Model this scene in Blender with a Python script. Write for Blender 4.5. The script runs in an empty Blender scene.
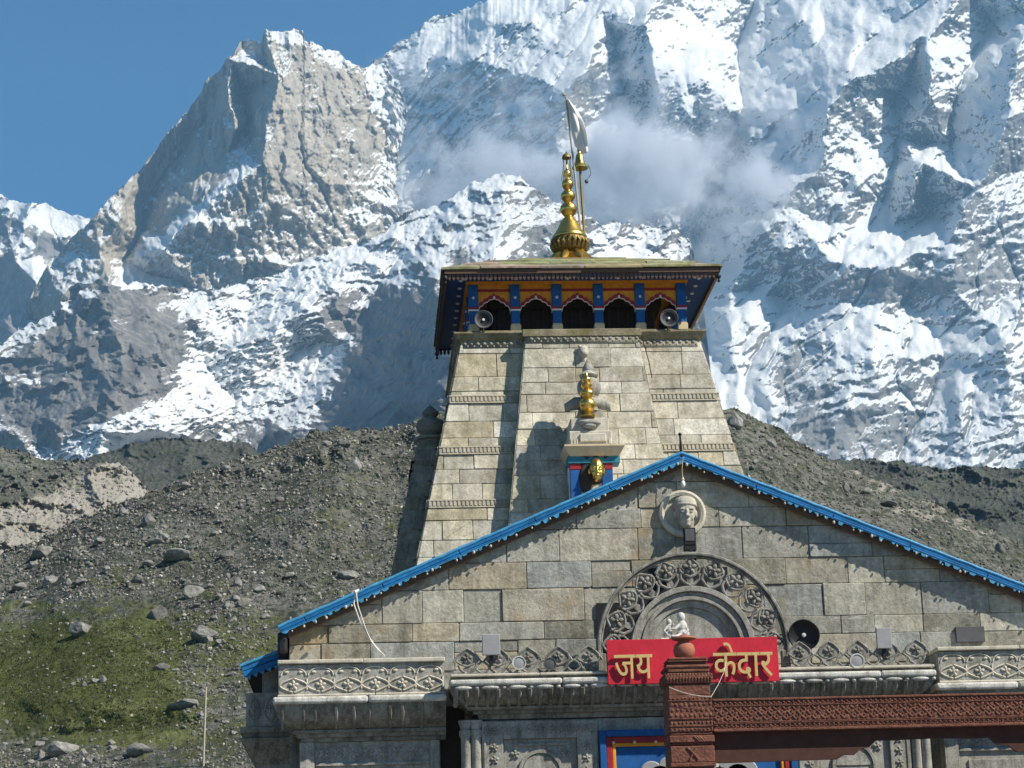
import bpy, math, random
import numpy as np
from mathutils import Vector, Matrix
from mathutils.geometry import delaunay_2d_cdt

SC = bpy.context.scene
COL = SC.collection
R = math.radians
rnd = random.Random(7)

# ------------------------------------------------------------------ camera
CAM_F, CAM_YAW, CAM_PITCH, CAM_ROLL = 2200.0, 0.07046, 0.26178, 0.03
CAM_POS = Vector((0.0, 0.0, 1.6))
cam_data = bpy.data.cameras.new("camera")
cam_data.sensor_width = 36.0
cam_data.lens = CAM_F / 1024.0 * 36.0
cam_data.clip_start = 0.1
cam_data.clip_end = 40000.0
cam = bpy.data.objects.new("camera", cam_data)
COL.objects.link(cam)
SC.camera = cam
_f = Vector((math.sin(CAM_YAW) * math.cos(CAM_PITCH), math.cos(CAM_YAW) * math.cos(CAM_PITCH), math.sin(CAM_PITCH)))
_r0 = Vector((math.cos(CAM_YAW), -math.sin(CAM_YAW), 0.0))
_u0 = _r0.cross(_f)
AX_R = _r0 * math.cos(CAM_ROLL) - _u0 * math.sin(CAM_ROLL)
AX_U = _u0 * math.cos(CAM_ROLL) + _r0 * math.sin(CAM_ROLL)
AX_F = _f
cam.matrix_world = Matrix(((AX_R.x, AX_U.x, -AX_F.x, CAM_POS.x), (AX_R.y, AX_U.y, -AX_F.y, CAM_POS.y),
                           (AX_R.z, AX_U.z, -AX_F.z, CAM_POS.z), (0, 0, 0, 1)))

# ------------------------------------------------------------------ daylight
SUN_DIR = Vector((0.62, -0.38, 0.685)).normalized()       # towards the sun
SUN_EL = math.asin(SUN_DIR.z)
SUN_AZ = math.atan2(SUN_DIR.x, SUN_DIR.y)
world = bpy.data.worlds.new("World")
SC.world = world
world.use_nodes = True
wn = world.node_tree
sky = wn.nodes.new("ShaderNodeTexSky")
sky.sky_type = 'NISHITA'
sky.sun_disc = False
sky.sun_elevation = SUN_EL
sky.sun_rotation = SUN_AZ
sky.altitude = 3500.0
sky.air_density = 1.0
sky.dust_density = 0.2
sky.ozone_density = 2.2
sky_sat = wn.nodes.new("ShaderNodeHueSaturation")          # thin, clean mountain air: a deeper blue
sky_sat.inputs["Saturation"].default_value = 1.30
sky_sat.inputs["Hue"].default_value = 0.492
wn.links.new(sky.outputs[0], sky_sat.inputs["Color"])
wn.links.new(sky_sat.outputs[0], wn.nodes["Background"].inputs[0])
wn.nodes["Background"].inputs[1].default_value = 0.085
sun_data = bpy.data.lights.new("sun", 'SUN')
sun_data.energy = 5.0
sun_data.angle = R(0.53)
sun_data.color = (1.0, 0.925, 0.80)
sun = bpy.data.objects.new("sun", sun_data)
COL.objects.link(sun)
sun.rotation_euler = SUN_DIR.to_track_quat('Z', 'Y').to_euler()
sun.location = (60, -40, 60)
SC.view_settings.view_transform = 'Standard'
SC.view_settings.look = 'None'
SC.view_settings.gamma = 1.0
SC.view_settings.use_curve_mapping = False
SC.view_settings.exposure = 0.43
SC.cycles.use_denoising = True
SC.cycles.max_bounces = 6
SC.cycles.volume_bounces = 5
SC.cycles.use_adaptive_sampling = True

HAZE_DENSITY = 5.2e-5
CLOUD_DENSITY = 0.045

# ------------------------------------------------------------------ small tools
def at(px, py, y):
    """the point of the plane Y = y that the photograph shows at pixel (px, py)"""
    d = AX_F + AX_R * ((px - 512) / CAM_F) - AX_U * ((py - 384) / CAM_F)
    return CAM_POS + d * (y / d.y)

def prop(o, label=None, cat=None, group=None, kind=None):
    if label: o["label"] = label
    if cat: o["category"] = cat
    if group: o["group"] = group
    if kind: o["kind"] = kind
    return o

def thing(name, label, cat, loc=(0, 0, 0), group=None):
    o = bpy.data.objects.new(name, None)
    o.empty_display_size = 0.2
    o.location = loc
    COL.objects.link(o)
    return prop(o, label, cat, group)

def root_of(o):
    while o.parent: o = o.parent
    return o

def copy_tree(o, parent=None):
    c = o.copy()
    COL.objects.link(c)
    c.parent = parent
    for ch in o.children:
        copy_tree(ch, c)
    return c

class MB:
    """collects shapes in world coordinates; build() links them as one mesh object"""
    def __init__(s, tint=(1, 1, 1)):
        s.v, s.f, s.mi, s.tn, s.m, s.t, s.X = [], [], [], [], 0, tint, None
    def add(s, vs, fs):
        n = len(s.v)
        if s.X is not None: vs = [s.X @ Vector(p) for p in vs]
        s.v += [tuple(p) for p in vs]
        s.tn += [s.t] * len(vs)
        s.f += [tuple(n + i for i in q) for q in fs]
        s.mi += [s.m] * len(fs)
    def box(s, x0, x1, y0, y1, z0, z1):
        vs = [(x, y, z) for z in (z0, z1) for y in (y0, y1) for x in (x0, x1)]
        s.add(vs, [(0, 2, 3, 1), (4, 5, 7, 6), (0, 1, 5, 4), (2, 6, 7, 3), (0, 4, 6, 2), (1, 3, 7, 5)])
    def prism(s, poly, m0, m1):
        """poly: 2-D points; m0, m1 map a 2-D point to the two end faces"""
        n = len(poly)
        vs = [m0(*p) for p in poly] + [m1(*p) for p in poly]
        s.add(vs, [tuple(range(n)), tuple(range(2 * n - 1, n - 1, -1))] + [(i, i + n, (i + 1) % n + n, (i + 1) % n) for i in range(n)])
    def xz(s, poly, y0, y1):
        s.prism(poly, lambda a, b: (a, y0, b), lambda a, b: (a, y1, b))
    def yz(s, poly, x0, x1):
        s.prism(poly, lambda a, b: (x0, a, b), lambda a, b: (x1, a, b))
    def tube(s, path, r, n=8, closed=False):
        path = [Vector(p) for p in path]
        m = len(path)
        rs = r if isinstance(r, (list, tuple)) else [r] * m
        vs = []
        up = Vector((0.013, 0.11, 1)).normalized()
        for i, p in enumerate(path):
            a = path[(i - 1) % m] if closed or i else p
            b = path[(i + 1) % m] if closed or i < m - 1 else p
            d = (b - a).normalized()
            u = d.cross(up)
            if u.length < 1e-3: u = d.cross(Vector((1, 0, 0)))
            u.normalize()
            w = u.cross(d)
            for k in range(n):
                an = 2 * math.pi * k / n
                vs.append(p + (u * math.cos(an) + w * math.sin(an)) * rs[i])
        fs = []
        for i in range(m if closed else m - 1):
            j = (i + 1) % m
            for k in range(n):
                fs.append((i * n + k, i * n + (k + 1) % n, j * n + (k + 1) % n, j * n + k))
        if not closed:
            fs += [tuple(range(n - 1, -1, -1)), tuple((m - 1) * n + k for k in range(n))]
        s.add(vs, fs)
    def lathe(s, prof, c=(0, 0, 0), n=20, d=None, sq=False):
        """prof: (radius, height) pairs round the axis d through c; sq turns a square section"""
        c = Vector(c)
        M = Vector(d).normalized().to_track_quat('Z', 'Y').to_matrix() if d is not None else Matrix.Identity(3)
        vs, fs = [], []
        for r, z in prof:
            for k in range(n):
                an = 2 * math.pi * (k + (0.5 if sq else 0)) / n
                q = r / math.cos(math.pi / n) if sq else r
                vs.append(c + M @ Vector((q * math.cos(an), q * math.sin(an), z)))
        for i in range(len(prof) - 1):
            for k in range(n):
                fs.append((i * n + k, i * n + (k + 1) % n, (i + 1) * n + (k + 1) % n, (i + 1) * n + k))
        fs += [tuple(range(n - 1, -1, -1)), tuple((len(prof) - 1) * n + k for k in range(n))]
        s.add(vs, fs)
    def ell(s, c, r, n=12, X=None):
        m = max(6, n // 2 + 1)
        if not isinstance(r, (tuple, list)): r = (r, r, r)
        c = Vector(c)
        vs, fs = [], []
        for i in range(1, m):
            ph = math.pi * i / m
            for k in range(n):
                an = 2 * math.pi * k / n
                p = Vector((r[0] * math.sin(ph) * math.cos(an), r[1] * math.sin(ph) * math.sin(an), r[2] * math.cos(ph)))
                if X is not None: p = X @ p
                vs.append(c + p)
        top, bot = Vector((0, 0, r[2])), Vector((0, 0, -r[2]))
        if X is not None: top, bot = X @ top, X @ bot
        vs += [c + top, c + bot]
        T, B = len(vs) - 2, len(vs) - 1
        for i in range(m - 2):
            for k in range(n):
                fs.append((i * n + k, (i + 1) * n + k, (i + 1) * n + (k + 1) % n, i * n + (k + 1) % n))
        for k in range(n):
            fs.append((T, k, (k + 1) % n))
            fs.append((B, (m - 2) * n + (k + 1) % n, (m - 2) * n + k))
        s.add(vs, fs)
    def build(s, name, mats, parent=None, bevel=0, smooth=None, remesh=0, label=None, seg=1):
        me = bpy.data.meshes.new(name)
        off = Vector(root_of(parent).location) if parent else Vector((0, 0, 0))
        me.from_pydata([(p[0] - off.x, p[1] - off.y, p[2] - off.z) for p in s.v], [], s.f)
        for m in (mats if isinstance(mats, (list, tuple)) else [mats]): me.materials.append(m)
        me.polygons.foreach_set("material_index", s.mi)
        a = me.color_attributes.new("tint", 'FLOAT_COLOR', 'POINT')
        a.data.foreach_set("color", [q for t in s.tn for q in (t[0], t[1], t[2], 1.0)])
        me.validate()
        if smooth is not None:
            me.polygons.foreach_set("use_smooth", [True] * len(me.polygons))
            if smooth < 180 and not remesh: me.set_sharp_from_angle(angle=R(smooth))
        me.update()
        o = bpy.data.objects.new(name, me)
        COL.objects.link(o)
        if parent: o.parent = parent
        if remesh:
            q = o.modifiers.new("remesh", 'REMESH'); q.mode = 'VOXEL'; q.voxel_size = remesh; q.use_smooth_shade = True
            q = o.modifiers.new("smooth", 'SMOOTH'); q.factor = 0.5; q.iterations = 3
        if bevel:
            q = o.modifiers.new("bevel", 'BEVEL'); q.width = bevel; q.segments = seg; q.limit_method = 'ANGLE'; q.angle_limit = R(40)
            q.harden_normals = False
        if label: o["label"] = label
        return o

# ------------------------------------------------------------------ material tools
class NT:
    def __init__(s, name):
        s.mat = bpy.data.materials.new(name); s.mat.use_nodes = True
        s.t = s.mat.node_tree
        s.b = s.t.nodes["Principled BSDF"]
        s.out = s.t.nodes["Material Output"]
    def n(s, typ, **kw):
        q = s.t.nodes.new(typ)
        for k, v in kw.items(): setattr(q, k, v)
        return q
    def l(s, a, b): s.t.links.new(a, b)
    def inp(s, sock, v):
        if hasattr(v, "is_output"): s.l(v, sock)
        else: sock.default_value = v
    def pos(s, obj=False, sc=(1, 1, 1), rot=(0, 0, 0)):
        src = s.n("ShaderNodeTexCoord").outputs["Object"] if obj else s.n("ShaderNodeNewGeometry").outputs["Position"]
        mp = s.n("ShaderNodeMapping"); s.l(src, mp.inputs[0])
        mp.inputs["Scale"].default_value = sc; mp.inputs["Rotation"].default_value = rot
        return mp.outputs[0]
    def noise(s, vec, scale, detail=4, rough=0.55, dist=0.0):
        q = s.n("ShaderNodeTexNoise"); s.l(vec, q.inputs["Vector"])
        q.inputs["Scale"].default_value = scale; q.inputs["Detail"].default_value = detail
        q.inputs["Roughness"].default_value = rough; q.inputs["Distortion"].default_value = dist
        return q.outputs["Fac"]
    def ramp(s, fac, *stops):
        q = s.n("ShaderNodeValToRGB"); s.l(fac, q.inputs[0])
        e = q.color_ramp.elements
        while len(e) < len(stops): e.new(0.5)
        for i, (p, c) in enumerate(stops):
            e[i].position = p
            e[i].color = (c, c, c, 1) if isinstance(c, (int, float)) else (*c, 1)
        return q.outputs[0]
    def mix(s, fac, a, b, mode='MIX'):
        q = s.n("ShaderNodeMix", data_type='RGBA', blend_type=mode)
        s.inp(q.inputs[0], fac)
        for sk, v in ((q.inputs[6], a), (q.inputs[7], b)):
            s.inp(sk, (*v, 1) if isinstance(v, tuple) and len(v) == 3 else v)
        return q.outputs[2]
    def math(s, op, a, b=0.0, clamp=False):
        q = s.n("ShaderNodeMath", operation=op); q.use_clamp = clamp
        s.inp(q.inputs[0], a); s.inp(q.inputs[1], b)
        return q.outputs[0]
    def attr(s, name, out="Color"):
        q = s.n("ShaderNodeAttribute", attribute_name=name)
        return q.outputs[out]
    def done(s, col=None, rough=0.85, bump=None, bstr=0.5, bdist=0.02, metal=0.0, spec=None):
        if col is not None: s.inp(s.b.inputs["Base Color"], (*col, 1) if isinstance(col, tuple) and len(col) == 3 else col)
        s.inp(s.b.inputs["Roughness"], rough)
        s.b.inputs["Metallic"].default_value = metal
        if spec is not None: s.b.inputs["Specular IOR Level"].default_value = spec
        if bump is not None:
            q = s.n("ShaderNodeBump"); q.inputs["Strength"].default_value = bstr; q.inputs["Distance"].default_value = bdist
            s.l(bump, q.inputs["Height"]); s.l(q.outputs[0], s.b.inputs["Normal"])
        return s.mat

def plain(name, col, rough=0.6, metal=0.0, var=0.25, scale=6.0, bstr=0.15, spec=0.3):
    """a painted / simple surface with worn, uneven tone"""
    t = NT(name)
    p = t.pos()
    n1 = t.noise(p, scale, 5, 0.6)
    n2 = t.noise(p, scale * 7, 3, 0.6)
    k = t.math('ADD', t.math('MULTIPLY', n1, 0.65), t.math('MULTIPLY', n2, 0.35))
    c = t.ramp(k, (0.3, tuple(q * (1 - var) for q in col)), (0.7, tuple(min(1, q * (1 + var * 0.6)) for q in col)))
    return t.done(c, rough, k, bstr, 0.01, metal, spec)

# ------------------------------------------------------------------ numeric noise
def _hash(ix, iy, seed):
    h = (ix.astype(np.int64) * 374761393 + iy.astype(np.int64) * 668265263 + seed * 1442695041) & 0xFFFFFFFF
    h = ((h ^ (h >> 13)) * 1274126177) & 0xFFFFFFFF
    return (h ^ (h >> 16)) & 0xFFFF
_ANG = np.linspace(0, 2 * np.pi, 65537)[:65536]
_GX, _GY = np.cos(_ANG), np.sin(_ANG)
def perlin(x, y, seed=0):
    x0, y0 = np.floor(x), np.floor(y)
    fx, fy = x - x0, y - y0
    u = fx * fx * fx * (fx * (fx * 6 - 15) + 10); v = fy * fy * fy * (fy * (fy * 6 - 15) + 10)
    def g(ix, iy, dx, dy):
        h = _hash(ix, iy, seed)
        return _GX[h] * dx + _GY[h] * dy
    a = g(x0, y0, fx, fy); b = g(x0 + 1, y0, fx - 1, fy)
    c = g(x0, y0 + 1, fx, fy - 1); d = g(x0 + 1, y0 + 1, fx - 1, fy - 1)
    return (a + (b - a) * u + (c - a) * v + (a - b - c + d) * u * v) * 1.5
def fbm(x, y, seed=0, oct=5, gain=0.5):
    s, a = 0, 1.0
    for o in range(oct):
        s = s + a * perlin(x * 2 ** o + 17.3 * o, y * 2 ** o - 9.1 * o, seed + o)
        a *= gain
    return s
def ridged(x, y, seed=0, oct=6, gain=0.5):
    s, a, w = 0, 1.0, 1.0
    for o in range(oct):
        n = 1 - np.abs(perlin(x * 2 ** o + 5.7 * o, y * 2 ** o + 3.1 * o, seed + o)) * 1.6
        n = n * n * np.clip(w, 0.25, 1)
        w = n * 1.4
        s = s + a * (n - 0.5)
        a *= gain
    return s
def sstep(a, b, x):
    t = np.clip((x - a) / (b - a), 0, 1)
    return t * t * (3 - 2 * t)
def tin(points, px, py, edges=()):
    """value at (px, py) of the triangulated surface through the points (px, py, value)"""
    vs = [Vector((p[0], p[1])) for p in points]
    r = delaunay_2d_cdt(vs, list(edges), [], 0, 1e-4)
    out = np.zeros(px.shape)
    val = [sum(points[i][2] for i in o) / len(o) if o else 0 for o in r[3]]
    fx, fy, fo = px.ravel(), py.ravel(), out.ravel()
    for tri in r[2]:
        (x1, y1), (x2, y2), (x3, y3) = (r[0][i] for i in tri[:3])
        m = np.nonzero((fx >= min(x1, x2, x3)) & (fx <= max(x1, x2, x3)) & (fy >= min(y1, y2, y3)) & (fy <= max(y1, y2, y3)))[0]
        if not len(m): continue
        d = (y2 - y3) * (x1 - x3) + (x3 - x2) * (y1 - y3)
        if abs(d) < 1e-9: continue
        a = ((y2 - y3) * (fx[m] - x3) + (x3 - x2) * (fy[m] - y3)) / d
        b = ((y3 - y1) * (fx[m] - x3) + (x1 - x3) * (fy[m] - y3)) / d
        k = (a >= -1e-6) & (b >= -1e-6) & (a + b <= 1 + 1e-6)
        m = m[k]; a = a[k]; b = b[k]
        fo[m] = a * val[tri[0]] + b * val[tri[1]] + (1 - a - b) * val[tri[2]]
    return fo.reshape(px.shape)
def blobs(px, py, lst):
    s = np.zeros(px.shape)
    for (x, y, rx, ry, ang, amp) in lst:
        c, q = math.cos(R(ang)), math.sin(R(ang))
        u = ((px - x) * c + (py - y) * q) / rx; v = (-(px - x) * q + (py - y) * c) / ry
        s += amp * np.exp(-(u * u + v * v) ** 2)
    return s
def blur(a, n=1):
    for _ in range(n):
        p = np.pad(a, 1, mode='edge')
        a = (p[:-2, 1:-1] + 2 * p[1:-1, 1:-1] + p[2:, 1:-1]) / 4
        p = np.pad(a, 1, mode='edge')
        a = (p[1:-1, :-2] + 2 * p[1:-1, 1:-1] + p[1:-1, 2:]) / 4
    return a
def erode(D, mpp, batches=30, n=4000, steps=150, amt=0.5, seed=0, wide=3, drift=0.0):
    """run-off carves gullies: drops run down the slope, gather, and wear the surface back"""
    r = np.random.RandomState(seed)
    nx, ny = D.shape
    flow = np.zeros(D.shape)
    gi, gj = np.meshgrid(np.arange(nx) / 34.0, np.arange(ny) / 34.0, indexing='ij')
    wander = 0.9 * fbm(gi, gj, seed + 200, 4, 0.6) + drift
    for b in range(batches):
        S = blur(D, 1)
        if b % 8 == 0: bx = np.gradient(blur(D, 24), axis=0) / mpp
        gx = np.gradient(S, axis=0) / mpp; gz = np.gradient(S, axis=1) / mpp
        lat = np.clip(0.5 * gx * np.clip(gz, 0.3, 2.0) / (1 + gx * gx * 0.5) + 1.1 * bx / (1 + 0.4 * bx * bx) + wander, -1.9, 1.9)
        x = r.uniform(1, nx - 2, n); y = r.uniform(2, ny - 1, n); v = np.zeros(n); idx = []
        for _ in range(steps):
            i = x.astype(int); j = y.astype(int)
            idx.append(i * ny + j)
            v = 0.55 * v + 0.45 * lat[i, j] + r.normal(0, 0.10, len(x))
            x = np.clip(x + v, 1, nx - 2); y = y - 1
            k = y > 1
            x, y, v = x[k], y[k], v[k]
            if not len(x): break
        E = np.bincount(np.concatenate(idx), minlength=nx * ny).reshape(nx, ny).astype(float)
        flow += E
        F = blur(np.minimum(np.sqrt(E), 4.5), max(1, int(wide * (1 - b / batches)) + (b % 2)))
        D = D + amt * (F - F.mean())
    return D, blur(np.log1p(flow), 1)
_D = [np.array(AX_F), np.array(AX_R), np.array(AX_U)]
def rays(px, py):
    d = _D[0] + ((px - 512) / CAM_F)[..., None] * _D[1] - ((py - 384) / CAM_F)[..., None] * _D[2]
    return d / d[..., 1:2]
def surface_pos(px, py, y):
    return np.array(CAM_POS) + rays(px, py) * y[..., None]

class Sheet:
    """a stretch of terrain between a base and a crest line, with its far side behind the crest"""
    def __init__(s, x0, x1, nx, ny, crest, base, jag=0, jseed=1, jscale=9.0):
        s.nx, s.ny = nx, ny
        xs = np.linspace(x0, x1, nx)
        cx, cy = zip(*crest); bx, by = zip(*base)
        c = np.interp(xs, cx, cy)
        j = jag * fbm(xs / jscale, xs * 0 + 3.3, jseed, 5, 0.6)
        b = np.interp(xs, bx, by)
        t = np.linspace(0, 1, ny)[None, :]
        s.px = np.repeat(xs[:, None], ny, 1)
        s.py = b[:, None] + (c - b)[:, None] * t + j[:, None] * sstep(0.86, 1.0, t)      # ragged only near the skyline
        s.crest, s.xs = c + j, xs
    def finish(s, name, depth, mat, attrs, back=300.0):
        s.depth = depth
        P = surface_pos(s.px, s.py, depth)
        s.P = P
        nb = 8                                         # the far slope
        last = P[:, -1:, :]
        k = np.linspace(1 / nb, 1, nb)[None, :, None]
        B = last + np.array([0.0, back, -back * 1.1]) * k
        A = np.concatenate([P, B], 1)
        nx, ny = A.shape[0], A.shape[1]
        me = bpy.data.meshes.new(name)
        me.vertices.add(nx * ny)
        me.vertices.foreach_set("co", A.reshape(-1))
        i, j = np.meshgrid(np.arange(nx - 1), np.arange(ny - 1), indexing='ij')
        q = np.stack([i * ny + j, (i + 1) * ny + j, (i + 1) * ny + j + 1, i * ny + j + 1], -1).reshape(-1)
        nf = (nx - 1) * (ny - 1)
        me.loops.add(nf * 4); me.loops.foreach_set("vertex_index", q)
        me.polygons.add(nf); me.polygons.foreach_set("loop_start", np.arange(nf) * 4)
        me.polygons.foreach_set("use_smooth", np.ones(nf, bool))
        for an, av in attrs.items():
            a = me.attributes.new(an, 'FLOAT', 'POINT')
            av = np.concatenate([av, np.repeat(av[:, -1:], nb, 1)], 1)
            a.data.foreach_set("value", av.astype(np.float32).reshape(-1))
        me.materials.append(mat)
        me.update(calc_edges=True)
        o = bpy.data.objects.new(name, me)
        COL.objects.link(o)
        o["kind"] = "structure"
        return o
    def normals(s, depth):
        P = surface_pos(s.px, s.py, depth)
        N = np.cross(np.gradient(P, axis=0), np.gradient(P, axis=1))
        N /= np.linalg.norm(N, axis=-1, keepdims=True) + 1e-9
        N *= np.where(N[..., 1:2] > 0, -1, 1)
        return N
    def find(s, px, py):
        """grid point nearest to a pixel"""
        i = int(np.clip(np.searchsorted(s.xs, px), 0, s.nx - 1))
        j = int(np.argmin(np.abs(s.py[i] - py)))
        return Vector(s.P[i, j])

# ------------------------------------------------------------------ mountain materials
def mountain_mat(name, rock_a, rock_b, noise_m, streak=(1, 1, 1), snow_col=(0.68, 0.695, 0.70), fine=0.4):
    t = NT(name)
    p = t.pos(sc=streak)
    p0 = t.pos()
    n1 = t.noise(p, 1.0 / noise_m, 8, 0.62)
    n2 = t.noise(p0, 1.0 / (noise_m * 6), 4, 0.5)
    rock = t.ramp(n1, (0.32, tuple(q * 0.55 for q in rock_a)), (0.5, rock_a), (0.68, rock_b))
    rock = t.mix(t.ramp(n2, (0.4, 0.0), (0.62, 0.55)), rock, tuple(q * 0.7 for q in rock_b))
    tone = t.attr("tone", "Fac")
    rock = t.mix(1.0, rock, t.ramp(tone, (0.0, 0.35), (0.5, 0.8), (1.0, (1.0, 0.97, 0.9))), 'MULTIPLY')
    sn = t.attr("snow", "Fac")
    f1 = t.noise(p0, 1.0 / 26.0, 6, 0.7)
    f2 = t.noise(p0, 1.0 / 7.0, 3, 0.6)
    s = t.math('ADD', sn, t.math('MULTIPLY', t.math('SUBTRACT', f1, 0.5), 0.9 * fine))
    s = t.math('ADD', s, t.math('MULTIPLY', t.math('SUBTRACT', f2, 0.5), 0.8 * fine))
    k = t.ramp(s, (0.48, 0.0), (0.54, 1.0))
    col = t.mix(k, rock, snow_col)
    h = t.math('ADD', t.math('MULTIPLY', n1, 1.0), t.math('MULTIPLY', k, 0.15))
    return t.done(col, 0.85, h, 0.55, noise_m * 0.35, spec=0.1)
# ------------------------------------------------------------------ far mountains
DETAIL = 1.0
def grid(x0, x1, h): return int((x1 - x0) * DETAIL), int(h * DETAIL)

M_SNOW = mountain_mat("snow_mountain_rock", (0.225, 0.228, 0.235), (0.37, 0.365, 0.355), 30.0)
M_TOWER = mountain_mat("granite_peak_rock", (0.43, 0.39, 0.33), (0.57, 0.52, 0.44), 24.0, (1, 1, 0.22))
M_GLAC = mountain_mat("lower_slope_rock", (0.22, 0.21, 0.20), (0.36, 0.34, 0.315), 22.0, (1, 1, 0.5))

# the great snow wall
nx, ny = grid(350, 1085, 560)
s2 = Sheet(350, 1085, nx, ny, [(350, 82), (372, 63), (395, 45), (420, 30), (428, 18), (450, 16), (480, 4), (510, -8), (560, -30), (700, -80), (850, -92), (1085, -95)],
           [(350, 470), (700, 480), (1085, 500)], jag=3, jseed=5)
px, py = s2.px, s2.py
PT2 = [(340, 100, 150), (340, 60, 100), (420, 20, 0), (480, -5, -20), (560, -45, 0), (700, -100, 0), (850, -110, 0), (1000, -110, 0), (1100, -110, 0),
       (340, 510, 100), (500, 510, 0), (620, 510, -60), (760, 510, -330), (900, 510, -470), (1100, 510, -480),
       (400, 110, 120), (440, 160, 90), (430, 60, 20), (490, 60, -130), (520, 110, -170),
       (605, 15, -210), (590, 55, -310), (567, 92, -370), (558, 150, -310),
       (618, 40, -110), (625, 100, -90), (645, 28, -290), (655, 68, -330), (662, 105, -300), (640, 150, -220),
       (715, 30, 0), (705, 80, -330), (682, 122, -260), (738, 110, -60),
       (768, -30, 140), (738, 48, 110), (712, 170, 90), (690, 240, 110), (660, 300, -60),
       (985, -60, -330), (930, 33, -450), (884, 71, -470), (846, 86, -470), (831, 105, -460), (824, 157, -430), (782, 210, -360), (750, 240, -300), (730, 290, -240),
       (900, 92, -250), (897, 140, -220), (888, 195, -230),
       (975, 0, -310), (940, 30, -400), (929, 94, -430), (925, 160, -420), (912, 205, -370),
       (992, 20, -220), (958, 90, -260), (948, 150, -250), (930, 212, -260),
       (1032, 5, -420), (1015, 70, -500), (1005, 140, -500), (975, 190, -440), (950, 240, -400), (905, 300, -300),
       (1060, 150, -330), (1100, 80, -300), (1100, 250, -300), (1070, 300, -280),
       (838, 266, -410), (885, 268, -430), (850, 230, -270), (895, 228, -260), (838, 302, -350), (885, 304, -370), (960, 297, -390),
       (700, 320, -150), (735, 390, -330), (790, 440, -430), (680, 420, -430), (785, 300, -200), (812, 360, -340), (830, 425, -420), (930, 400, -350), (900, 455, -390), (945, 345, -310),
       (870, 360, -450), (1000, 330, -430), (1015, 420, -500), (420, 260, 110), (550, 210, -100), (600, 270, 0), (640, 200, -150), (660, 160, -180)]
wx = px + 5 * fbm(px / 30, py / 30, 31, 5, 0.6); wy = py + 5 * fbm(px / 30, py / 30, 47, 5, 0.6)
macro = tin(PT2, wx, wy)
D2 = 5500 + (490 - py) * 2.8
rid = ridged(px / 95 + 0.35 * py / 95, py / 120, 11, 7, 0.56)
flu = ridged(px / 26 + 0.5 * py / 26, py / 70, 23, 5, 0.55)
ter = py / 30.0 + 1.3 * fbm(px / 90, py / 60, 71, 4) + px / 160
fr = ter - np.floor(ter)
low = sstep(150, 290, py)
D2 = D2 + 1.75 * macro - 48 * rid - 4 * flu + low * 60 * (sstep(0, 0.75, fr) - fr) - 3 * fbm(px / 7, py / 7, 91, 3, 0.7)
D2, fl2 = erode(D2, 3.1, 28, 5000, 130, 0.36, 1, 3, -0.35)
D2 = D2 - 3.6 * fbm(px / 7, py / 5, 92, 4, 0.72)
N = s2.normals(D2)
snow = 0.61 + 0.80 * (N[..., 2] - 0.45) + 0.12 * fbm(px / 60, py / 60, 15, 4) + 0.08 * (1 - low) + 0.035 * np.clip(fl2 - 3.5, -2, 2) + 0.22 * sstep(0.35, 0.8, -N[..., 0])
snow += blobs(px, py, [(890, 248, 55, 20, -4, 0.8), (775, 308, 38, 16, -25, 0.55), (862, 328, 32, 18, 10, 0.6), (960, 362, 34, 34, 0, 0.55), (745, 405, 60, 24, 38, 0.9), (700, 330, 25, 50, 0, 0.6),
                       (470, 25, 75, 16, -28, 0.9), (575, 30, 40, 22, 0, 0.5), (690, 40, 50, 45, 0, 0.35), (705, 105, 30, 30, 0, 0.5), (960, 60, 40, 50, 0, 0.4), (860, 160, 45, 70, 0, 0.3),
                       (800, 60, 120, 30, -40, 0.35), (640, 265, 80, 35, 0, 0.35), (900, 282, 70, 12, 0, -0.5), (720, 330, 30, 60, 10, 0.25), (800, 385, 40, 60, 0, -0.35), (880, 440, 160, 30, 0, -0.3), (990, 290, 40, 40, 0, -0.2),
                       (640, 80, 35, 30, 0, 0.1), (520, 110, 90, 50, 0, -0.12)])
calm = sstep(0.64, 0.88, blur(snow, 10))                         # deep snow lies smooth
D2 = D2 + calm * (blur(D2, 10) - D2) * 0.7
tone = np.clip(0.6 + 0.4 * fbm(px / 50, py / 50, 88, 4), 0, 1)
s2.finish("mountain_wall", D2, M_SNOW, {"snow": snow, "tone": tone}, 900)

# the distant white summit on the left
nx, ny = grid(-60, 150, 330)
s1 = Sheet(-60, 150, nx, ny, [(-60, 165), (-20, 190), (0, 194), (12, 200), (28, 204), (46, 203), (58, 210), (72, 215), (92, 219), (110, 235), (150, 270)],
           [(-60, 480), (150, 480)], jag=1.5, jseed=8)
px, py = s1.px, s1.py
macro = tin([(-80, 150, 0), (40, 195, -60), (95, 215, 0), (170, 260, 40), (-80, 500, 0), (170, 500, 0), (12, 250, -120), (35, 285, -140), (60, 330, -100), (60, 250, 30), (85, 270, 60), (-20, 260, 60), (0, 330, 40), (20, 380, -60)],
            px + 4 * fbm(px / 25, py / 25, 3, 4), py + 4 * fbm(px / 25, py / 25, 4, 4))
D1 = 6300 + (480 - py) * 2.4 + macro - 40 * ridged(px / 60, py / 80, 61, 7, 0.58)
D1, fl1 = erode(D1, 2.9, 20, 1500, 120, 0.35, 2, 2)
N = s1.normals(D1)
snow = 0.36 + 0.8 * (N[..., 2] - 0.5) + 0.2 * fbm(px / 30, py / 40, 19, 4) + blobs(px, py, [(45, 212, 60, 14, 12, 0.8), (35, 275, 12, 45, -20, 0.6), (75, 235, 25, 16, 30, 0.4), (10, 330, 50, 60, 0, -0.2)])
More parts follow.
